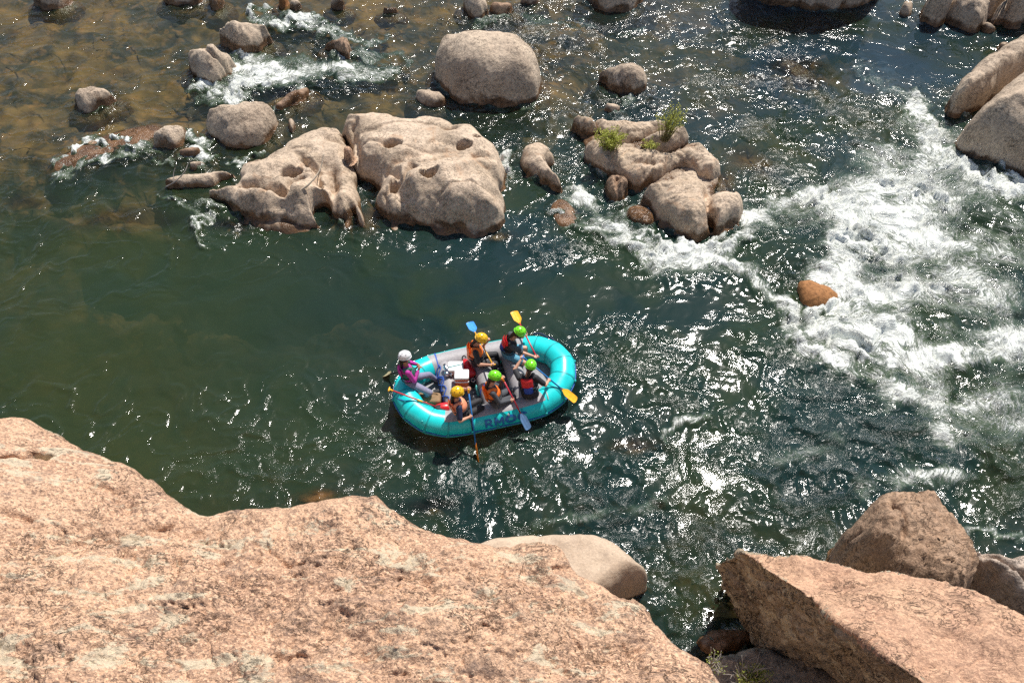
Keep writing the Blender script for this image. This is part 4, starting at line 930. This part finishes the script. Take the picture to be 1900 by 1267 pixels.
    def panel(nm, z0, z1, mat, off=.155, wd=.125):
        vs, fs = [], []; nz, nx = 10, 12
        for i in range(nz + 1):
            for k in range(nx + 1):
                u = -1 + 2 * k / nx; h = z0 + (z1 - z0) * i / nz
                edge = (1 - abs(u) ** 6) * (1 - abs(2 * i / nz - 1) ** 6)
                d = math.sqrt(max(0, 1 - (u * .66) ** 2)) * off + .02 + .022 * edge
                vs.append(neck - up_ * h + lf * (u * wd) - fw * d)
        for i in range(nz):
            for k in range(nx): a = i * (nx + 1) + k; fs.append((a, a + 1, a + nx + 2, a + nx + 1))
        v2 = [p + fw * .05 for p in vs]; b = len(vs); f2 = [tuple(i + b for i in q)[::-1] for q in fs]
        o = mk(nm, vs + v2, fs + f2, M[mat], root)
    if vesthigh: panel('back_pad', .0, .20, vesthigh)
    if vestlow: panel('lower_back_pad', .205, .36, vestlow, wd=.10)
    for zz in (.24, .33):
        pts = [neck - up_ * zz + lf * (math.cos(a) * .196) + fw * (math.sin(a) * .172) for a in [2 * math.pi * k / 24 for k in range(24)]]
        v, f = sweep(pts, .011, 6, True, up=up_); mk('vest_strap', v, f, M['black'], root)
    # helmet, vents, strap, visor
    he = hc + hu * .045
    hv, hf_ = ellipsoid(he, (hs, hf, hu), (.118, .142, .118), 28, 18, cut=-.30); h_o = mk('helmet', hv, hf_, M[helmet], root)
    v, f = sweep([he - hu * .034 + hs * math.cos(a) * .117 + hf * math.sin(a) * .141 for a in [2 * math.pi * k / 28 for k in range(28)]], .007, 6, True, up=hu); mk('rim', v, f, M[helmet], h_o)
    for (th, ph) in ((32, 40), (32, 140), (32, -40), (32, -140), (28, 90), (52, 10), (52, 170), (52, 65), (52, 115), (56, -90), (12, -90), (54, -45), (54, -135)):
        t_, p_ = rad(th), rad(ph); q = hs * (.118 * math.sin(t_) * math.cos(p_)) + hf * (.142 * math.sin(t_) * math.sin(p_)) + hu * .118 * math.cos(t_)
        nrm = q.normalized(); tg = (hf - nrm * hf.dot(nrm)).normalized()
        v, f = ellipsoid(he + q * .995, (tg, nrm.cross(tg), nrm), (.016, .009, .005), 8, 6); mk('vent', v, f, M['vent'], h_o)
    v, f = sweep(smoothpath([he + hs * .10 - hu * .03, hc + hs * .075 - hu * .07, hc - hu * .125 + hf * .05, hc - hs * .075 - hu * .07, he - hs * .10 - hu * .03]), .006, 6); mk('chin_strap', v, f, M['black'], root)
    if hair:
        fused('hair', [ellipsoid(hc - hf * .025 - hu * .02, (hs, hf, hu), (.086, .088, .10)), capsule(hc - hf * .085 - hu * .04, neck - fw * .10 - up_ * .02, .04, .028)], .011, M['hair'], root, 1)
    for s_ in (1, -1):
        v, f = ellipsoid(hc + hf * .080 + hs * .032 * s_ + hu * .018, (hs, hf, hu), (.013, .012, .009), 10, 8); mk('eye', v, f, M['eye'], root)
    v, f = ellipsoid(hc + hf * .090 - hu * .062, (hs, hf, hu), (.022, .009, .007), 10, 6); mk('mouth', v, f, M['lip'], root)
    return root
def paddle(label, top, tip, shaft='rshaft', blade='yblade', grip='yblade', nrm=Vector((0, 0, 1)), tape=None, bl=.44, bw=.092):
    top, tip = Vector(top), Vector(tip); d = (tip - top).normalized(); L = (tip - top).length
    root = empty('paddle', top, label, 'paddle', 'paddles of the raft crew')
    s = d.cross(nrm)
    if s.length < .1: s = d.orthogonal()
    s.normalize(); n_ = s.cross(d).normalized()
    neck_ = tip - d * bl
    v, f = sweep([top, neck_ + d * .05], .0165, 12); mk('shaft', v, f, M[shaft], root)
    v, f = join(sweep([top - s * .055, top - s * .03, top + s * .03, top + s * .055], [.014, .019, .019, .014], 10), sweep([top, top + d * .09], [.021, .018], 10)); mk('t_grip', v, f, M[grip], root)
    vs, fs = [], []; nz, nx = 22, 10
    for side in (1, -1):
        for i in range(nz + 1):
            t = i / nz; wd = bw * (sstep(0, .42, t) * .84 + .16) * (1 if t < .9 else math.sqrt(max(.03, 1 - ((t - .9) / .104) ** 2)))
            for k in range(nx + 1):
                u = -1 + 2 * k / nx; th = .004 + .011 * math.exp(-(u / .16) ** 2) * (1 - t * .75) + .0 
                vs.append(neck_ + d * bl * t + s * (u * wd) + n_ * (side * th * (1 - abs(u) ** 8 * .8) + .016 * u * u))
    m = (nz + 1) * (nx + 1)
    for q in (0, 1):
        for i in range(nz):
            for k in range(nx): a = q * m + i * (nx + 1) + k; fc = (a, a + 1, a + nx + 2, a + nx + 1); fs.append(fc if q else fc[::-1])
    mk('blade', vs, fs, M[blade], root)
    if tape: v, f = sweep([top + d * L * tape[0], top + d * L * tape[1]], .019, 12); mk('grip_tape', v, f, M['yblade'], root)
    return root

# people; every joint is a point of the place measured from the survey
Z = Vector((0, 0, 1))
# guide
g1 = V(778,679,1.02)
person('person in a white helmet and magenta shirt perched on the stern tube, hands clasped', V(762,707,.70), V(753,678,1.16), V(751,663,1.37), ux, [g1 + uy * .03, g1 - uy * .03], [V(812,706,.24), V(780,742,.24)], [V(796,685,.85), V(797,714,.85)], [V(772,690,.8) + uy * .25, V(771,702,.9)],
       shirt='magenta', sleeve='long', legs='legging', vest='greenv', vesthigh='magenta', helmet='hw', skin='skin2')
# upper left paddler
p2T, p2B = V(915,677,.95), V(871,598,.62)
d2 = (p2B - p2T)
person('person in yellow helmet and orange vest on the far side, gripping a yellow shaft', V(884,668,.68), V(882,640,1.12), V(892,629,1.33), (ux * 1 - uy * .25), [p2T + d2 * .42 , p2T - d2 * .0], [V(925,672,.24), V(917,688,.24)], [V(913,650,.85), V(916,668,.85)], [V(905,630,1.1), V(889,676,.88)],
       axes_=[d2, d2], shirt='black', sleeve='short', legs='black', vest='orangev', vesthigh='orangev', vestlow='orangev', helmet='hy')
paddle('blue-bladed paddle with a yellow shaft lifted beyond the far tube', p2T, p2B, 'yshaft', 'bblade', 'yshaft')
# upper right paddler
p3T, p3B = V(996,663,.82), V(953,578,.75); d3 = p3B - p3T
person('person in green helmet on the far tube with bare legs and light blue shorts', V(940,652,.68), V(950,629,1.12), V(963,617,1.32), (ux * 1 - uy * .15), [p3T + d3 * .50, p3T], [V(974,664,.24), V(955,676,.24)], [V(976,634,.92), V(968,661,.88)], [V(975,630,1.1), V(968,656,.85)],
       axes_=[d3, d3], shirt='charcoal', sleeve='short', legs='shorts', leglen='short', vest='black', vesthigh='redv', vestlow='bluev', helmet='hg', barefoot=False)
paddle('yellow-bladed paddle with a red shaft held up beyond the far tube', p3T, p3B, 'rshaft', 'yblade', 'rshaft')
# right near paddler, back to us
p4T, p4B = V(970,662,1.15), V(1069,744,.42); d4 = p4B - p4T
person('person in green helmet seen from behind, red over blue vest back', V(984,731,.67), V(978,697,1.13), V(984,680,1.34), (uy * 1 + ux * .35), [p4T, p4T + d4 * .50], [V(962,705,.24), V(985,700,.24)], [V(966,700,.78), V(992,700,.78)], [V(955,690,1.0), V(1019,721,.86)],
       axes_=[d4, d4], shirt='black', sleeve='short', legs='black', vest='black', vesthigh='redv', vestlow='bluev', helmet='hg')
paddle('yellow-bladed paddle with a blue shaft dipping off the near right side', p4T, p4B, 'bshaft', 'yblade', 'bshaft')
# middle near paddler
p5T, p5B = V(932,701,1.2), V(981,796,.28); d5 = p5B - p5T
person('person in green helmet, orange vest and long grey sleeves at middle near side', V(920,744,.67), V(910,716,1.12), V(917,700,1.33), (ux * 1 - uy * .05), [p5T, p5T + d5 * .42], [V(952,722,.24), V(955,742,.24)], [V(945,722,.82), V(951,733,.85)], [V(930,712,1.0), V(926,747,.86)],
       axes_=[d5, d5], shirt='charcoal', sleeve='long', legs='charcoal', vest='orangev', vesthigh='orangev', vestlow='orangev', helmet='hg')
paddle('paddle with a red shaft and pale clear-blue blade over the near side', p5T, p5B, 'rshaft', 'cblade', 'oblade', bw=.08)
# left near paddler
p6T, p6B = V(869,722,1.18), V(887,858,-.05); d6 = p6B - p6T
person('person in yellow helmet with faded orange vest, nearest the stern on the near tube', V(860,764,.67), V(846,742,1.10), V(848,729,1.31), (ux * 1 + uy * .05), [p6T, p6T + d6 * .36], [V(893,742,.24), V(898,758,.24)], [V(885,744,.84), V(889,756,.84)], [V(858,725,1.05), V(856,776,.86)],
       axes_=[d6, d6], shirt='navy', sleeve='short', legs='black', vest='salmon', vesthigh='salmon', vestlow='salmon', helmet='hy')
paddle('orange-bladed paddle with a blue shaft planted straight down off the near side', p6T, p6B, 'bshaft', 'oblade', 'yblade', nrm=ux)
paddle('spare paddle with red shaft and yellow T grip lying across the stern tube', V(722,722,.98), V(840,766,.42), 'rshaft', 'black', 'yblade', tape=(.44, .52))
paddle('guide paddle trailing its pale olive blade in the water behind the stern', V(772,683,.98), V(712,696,-.12), 'black', 'olive', 'black', bl=.40)
purple = empty('scarf', V(866,730,1.24)); 

# ------------------------------------------------------------------ gear
def rbox(c, ax_, ay_, az_, sx, sy, sz, r=.03, k=4, taper=1.):
    """rounded box, centre c; returns verts, faces"""
    c = Vector(c); vs, fs = [], []; prof = []
    def corner(hx, hy, rr):
        out = []
        for q, (sx_, sy_) in enumerate(((1, 1), (-1, 1), (-1, -1), (1, -1))):
            for j in range(k + 1):
                a = math.pi / 2 * (q + j / k); out.append((sx_ * (hx - rr) + rr * math.cos(a), sy_ * (hy - rr) + rr * math.sin(a)))
        return out
    lv = []
    for j in range(k + 1): a = math.pi / 2 * j / k; lv.append((-sz + r - r * math.cos(a), r - r * math.sin(a)))
    for j in range(k + 1): a = math.pi / 2 * j / k; lv.append((sz - r + r * math.sin(a), r - r * math.cos(a)))
    for z_, ins in lv:
        t = taper + (1 - taper) * (z_ + sz) / (2 * sz)
        for (x_, y_) in corner(sx * t - ins, sy * t - ins, max(.004, r * 1.2 - ins * .8)): vs.append(c + ax_ * x_ + ay_ * y_ + az_ * z_)
    m = 4 * (k + 1); nl = len(lv)
    for i in range(nl - 1):
        for q in range(m): q2 = (q + 1) % m; fs.append((i * m + q, i * m + q2, (i + 1) * m + q2, (i + 1) * m + q))
    fs += [tuple(range(m))[::-1], tuple(range((nl - 1) * m, nl * m))]
    return vs, fs
def obj_root(name, loc, label, cat, group=None): return empty(name, loc, label, cat, group)
cc = V(857,701,.66); cx_ = (ux * .97 - uy * .25).normalized(); cy_ = Z.cross(cx_)
cr = obj_root('cooler', cc - Z * .2, 'small orange cooler with a white lid strapped on the gear thwart', 'cooler')
v, f = rbox(cc - Z * .07, cx_, cy_, Z, .15, .12, .16, .03, taper=.92); mk('body', v, f, M['orangep'], cr)
v, f = rbox(cc + Z * .115, cx_, cy_, Z, .156, .127, .035, .022); mk('lid', v, f, M['white'], cr)
v, f = sweep(smoothpath([cc - cy_ * .125 - cx_ * .15 + Z * .05, cc - cy_ * .15 - cx_ * .12 + Z * .04, cc - cy_ * .15 + cx_ * .12 + Z * .04, cc - cy_ * .125 + cx_ * .15 + Z * .05]), .011, 8); mk('handle', v, f, M['white'], cr)
wc = V(846,685,.58); wr_ = obj_root('storage_box', wc - Z * .15, 'white hard case half hidden behind the orange cooler', 'box')
v, f = rbox(wc - Z * .03, cx_, cy_, Z, .16, .13, .11, .03); mk('case', v, f, M['white'], wr_)
v, f = rbox(wc + Z * .10, cx_, cy_, Z, .165, .135, .022, .018); mk('lid', v, f, M['white'], wr_)
v, f = sweep([wc + Z * .128 + cx_ * t * .17 + cy_ * (.05 * t) for t in (-1, -.5, 0, .5, 1)], .009, 6); mk('strap', v, f, M['teald'], wr_)
def drybag(pc, d, L, r, label, mat='redbag'):
    d = Vector(d).normalized(); root = obj_root('dry_bag', pc - Z * r, label, 'bag')
    pts = [pc + d * (L * (t - .5)) for t in (0, .04, .12, .4, .75, .9, .97, 1.)]; v, f = sweep(pts, [r * .6, r * .92, r, r * 1.03, r * .97, r * .7, r * .35, r * .32], 20)
    v = [Vector(p) + Vector((perlin(np.array([p[0] * 9]), np.array([p[1] * 9]), np.array([p[2] * 9]))[0],) * 3) * .02 for p in v]; mk('sack', v, f, M[mat], root)
    q = pc + d * (L * .5 + .01); s = d.orthogonal().normalized()
    v, f = sweep(smoothpath([q - s * r * .5, q - s * r * .3 + d * .06, q + s * r * .3 + d * .06, q + s * r * .5]), .013, 8); mk('roll_closure', v, f, M['black'] if mat != 'black' else M['redbag'], root)
    return root
drybag(V(868,683,.50), uy * .95 - ux * .12 + Z * .35, .44, .115, 'red dry bag standing behind the orange cooler')
drybag(V(823,757,.44), ux * .9 - uy * .1 + Z * .1, .36, .11, 'red dry bag lying beside the near-left paddler')
bc = V(797,741,.36); br = obj_root('duffel_bag', bc - Z * .14, 'tan canvas duffel bag on the floor near the stern', 'bag')
fused('bag', [rbox(bc, (ux * .95 - uy * .3).normalized(), (uy * .95 + ux * .3).normalized(), Z, .25, .14, .11, .06), ellipsoid(bc + ux * .06 + Z * .06, (ux, uy, Z), (.15, .10, .08))], .014, M['tan'], br, 3)
v, f = sweep(smoothpath([bc - ux * .2 + Z * .1, bc - ux * .1 + Z * .17 + uy * .05, bc + ux * .1 + Z * .17 + uy * .03, bc + ux * .2 + Z * .11]), .011, 6); mk('handle', v, f, M['tan'], br)
v, f = ellipsoid(bc - ux * .1 - uy * .12 + Z * .06, (ux, uy, Z), (.04, .02, .04)); mk('badge', v, f, M['salmon'], br)
def bottle(p, d, L, r, mat, label, name='bottle'):
    d = Vector(d).normalized(); root = obj_root(name, p, label, 'bottle'); v, f = sweep([p + d * L * t for t in (0, .04, .75, .88, .9)], [r * .85, r, r, r * .55, r * .5], 18); mk('flask', v, f, M[mat], root)
    v, f = sweep([p + d * L * t for t in (.89, .99, 1.)], [r * .58, r * .58, r * .45], 14); mk('cap', v, f, M['black'], root)
bottle(V(889,734,.20), (V(884,718,.32) - V(889,734,.20)), .27, .042, 'bottle', 'teal metal water bottle leaning in the middle footwell')
bottle(V(833,693,.60), uy * .8 + Z * .3 - ux * .2, .24, .05, 'steel', 'shiny steel flask clipped among straps beside the white case')
kr = obj_root('pump', V(829,692,.56), 'steel barrelled hand pump lashed on the gear thwart', 'pump')
kp = V(829,692,.60); v, f = sweep([kp - uy * .09, kp + uy * .05], .055, 18); mk('barrel', v, f, M['steel'], kr)
v, f = sweep([kp + ux * .09 - uy * .10, kp + ux * .09 - uy * .02], .035, 14); mk('outlet', v, f, M['steel'], kr)
v, f = sweep(smoothpath([kp + uy * .05, kp + uy * .1 + ux * .1 + Z * .08, kp + ux * .25 + Z * .05, kp + ux * .32 - uy * .04]), .014, 8); mk('hose', v, f, M['navy'], kr)
jr = obj_root('throw_bag', V(878,712,.2), 'black round throw bag beside the teal water bottle', 'bag')
jp = V(878,710,.30); v, f = sweep([jp - Z * .12, jp + Z * .06, jp + Z * .09], [.06, .07, .045], 16); mk('sack', v, f, M['black'], jr)
v, f = sweep([jp + Z * .095 + Vector((math.cos(a), math.sin(a), 0)) * .045 for a in [k * math.pi / 6 for k in range(12)]], .008, 6, True); mk('drawcord', v, f, M['white'], jr)
sr = obj_root('sandals', V(816,727,.3), 'dark pair of strapped sandals behind the tan duffel', 'footwear')
for s_ in (-1, 1):
    q = V(816,728,.34) + uy * .06 * s_; v, f = rbox(q, ux, uy, Z, .13, .042, .014, .01); mk('sole', v, f, M['black'], sr)
    v, f = sweep(smoothpath([q + ux * .05 - uy * .04, q + ux * .05 + Z * .06, q + ux * .05 + uy * .04]), .011, 6); mk('strap', v, f, M['tan'], sr)
bpy.data.objects.remove(purple)

# ------------------------------------------------------------------ driftwood and plants
M['drift'] = pl('bleached_wood', (.55, .44, .32), .8, bump=.6, bscale=50)
M['twig'] = pl('dry_grey_twig', (.30, .26, .23), .9)
M['stem'] = pl('green_brown_stem', (.14, .12, .05), .8)
def leafmat(name, a, b):
    m, nt = newmat(name); n = N(nt); r_ = n('ShaderNodeNewGeometry').outputs['Random Per Island']
    c = n.mix(r_, a, b); d = n('ShaderNodeBsdfPrincipled', None, Base_Color=c, Roughness=.55).outputs[0]
    t = n('ShaderNodeBsdfTranslucent', None, Color=c).outputs[0]
    n('ShaderNodeOutputMaterial', None, Surface=n('ShaderNodeMixShader', None, _0=.35, _1=d, _2=t).outputs[0]); return m
M['leaf'] = leafmat('willow_leaf', (.28, .32, .04), (.58, .58, .13))
M['leaf2'] = leafmat('sage_leaf', (.22, .30, .04), (.55, .58, .12))
def branch(name, label, pts, r, mat='drift', side=()):
    P = smoothpath([V(*p) for p in pts], 5); root = empty(name, P[0], label, 'driftwood')
    n_ = len(P); v, f = sweep(P, [r * (1 - .65 * i / n_) * (1 + .12 * math.sin(i * 1.7)) for i in range(n_)], 8); mk('stick', v, f, M[mat], root)
    for s in side: 
        Q_ = smoothpath([V(*p) for p in s], 4); v, f = sweep(Q_, [r * .6 * (1 - .6 * i / len(Q_)) for i in range(len(Q_))], 7); mk('side_twig', v, f, M[mat], root)
branch('driftwood', 'bleached forked branch leaning on the left mass of the pitted outcrop', [(553,356,.85), (572,343,1.0), (590,322,1.15), (597,305,1.3), (600,285,1.5)], .032, 'drift', [[(594,316,1.2), (590,330,.95), (588,345,.7)]])
branch('driftwood', 'thin dry twig sticking up from the left tip of the long low ledge', [(308,347,.3), (325,337,.5), (342,320,.7), (350,303,.85), (360,296,1.0)], .018, 'twig', [[(322,338,.45), (322,322,.6), (325,312,.7)]])
def bush(name, label, c, rx, ry, h, nst, nl, mat, lean=(0, 0), leaf=(.06, .013), dry=0, seed=1, cat='shrub', spread=1.):
    rg_ = random.Random(seed); c = Vector(c); root = empty(name, c, label, cat)
    vs, fs, lv, lf_ = [], [], [], []
    for i in range(nst):
        a = rg_.uniform(0, 6.283); rr_ = rg_.random() ** .6; b0 = c + Vector((math.cos(a) * rx * .25 * rr_, math.sin(a) * ry * .25 * rr_, 0))
        hh = h * rg_.uniform(.55, 1.); e = c + Vector((math.cos(a) * rx * rr_ * spread + lean[0], math.sin(a) * ry * rr_ * spread + lean[1], hh)); mid = b0.lerp(e, .5) + Vector((rg_.uniform(-.06, .06), rg_.uniform(-.06, .06), h * .14))
        P = smoothpath([b0, mid, e], 5); v, f = sweep(P, [.007 * (1 - .8 * k / len(P)) + .0015 for k in range(len(P))], 5); vs, fs = join((vs, fs), (v, f))
        for k in range(nl):
            t = rg_.uniform(.18, 1) ** .8; q = P[min(len(P) - 1, int(t * len(P)))] + Vector([rg_.gauss(0, .022) for _ in range(3)])
            d = Vector((rg_.gauss(0, 1), rg_.gauss(0, 1), rg_.gauss(.5, .7))).normalized(); s = d.orthogonal().normalized(); s.rotate(Matrix.Rotation(rg_.uniform(0, 6.28), 3, d))
            L_, W_ = leaf[0] * rg_.uniform(.6, 1.3), leaf[1] * rg_.uniform(.7, 1.3); b = len(lv)
            lv += [q, q + d * L_ * .5 + s * W_, q + d * L_, q + d * L_ * .5 - s * W_]; lf_.append((b, b + 1, b + 2, b + 3))
    mk('stems', vs, fs, M['twig' if dry else 'stem'], root)
    if nl: mk('leaves', lv, lf_, M[mat], root, smooth=False)
bush('willow_shrub', 'bright green willow clump, lower left of the two on the shrubby outcrop', V(1130,285,.45), .50, .38, .75, 60, 34, 'leaf', seed=3)
bush('willow_shrub', 'taller sparse green willow clump, right of the two on the shrubby outcrop', V(1232,262,.6), .42, .34, 1.05, 46, 22, 'leaf', lean=(.12, .05), seed=5)
bush('willow_sprig', 'little green sprig in the crack right of the bright willow clump', V(1205,278,.55), .28, .2, .3, 18, 16, 'leaf', seed=6, cat='plant')
bush('sage_shrub', 'yellow-green bush in the shaded gap at the bottom edge', V(1392,1262,2.0), .28, .20, .34, 46, 20, 'leaf2', seed=8, leaf=(.035, .007))
bush('dry_shrub', 'leafless grey twigs poking up in front of the yellow-green bush', V(1380,1262,2.0), .40, .3, .5, 26, 0, 'leaf2', dry=1, seed=9)
bush('dry_shrub', 'dry grey stalks along the right rim of the pink cliff', V(1322,1232,2.9), .16, .25, .32, 30, 4, 'leaf2', dry=1, seed=10, leaf=(.03,.006))
#@@P2B@@

# ------------------------------------------------------------------ light
SE, SA = rad(58), rad(28)
w = bpy.data.worlds.new('World'); sc.world = w; w.use_nodes = True
nt = w.node_tree; bg = nt.nodes['Background']
sky = nt.nodes.new('ShaderNodeTexSky'); sky.sky_type = 'NISHITA'; sky.sun_disc = False; sky.sun_elevation = SE; sky.sun_rotation = SA
nt.links.new(sky.outputs[0], bg.inputs[0]); bg.inputs[1].default_value = .09
sl = bpy.data.lights.new('sun', 'SUN'); sl.energy = 4.8; sl.angle = rad(.53); sl.color = (1, .955, .89)
so = bpy.data.objects.new('sun', sl); C.objects.link(so)
sv = Vector((math.sin(SA) * math.cos(SE), math.cos(SA) * math.cos(SE), math.sin(SE)))
so.rotation_euler = sv.to_track_quat('Z', 'Y').to_euler(); so.location = (0, 0, 30)
sc.view_settings.view_transform = 'Standard'; sc.view_settings.look = 'None'; sc.view_settings.exposure = .30; sc.view_settings.gamma = 1
sc.cycles.use_denoising = False
sc.cycles.max_bounces = 6; sc.cycles.transparent_max_bounces = 6; sc.cycles.sample_clamp_indirect = 4
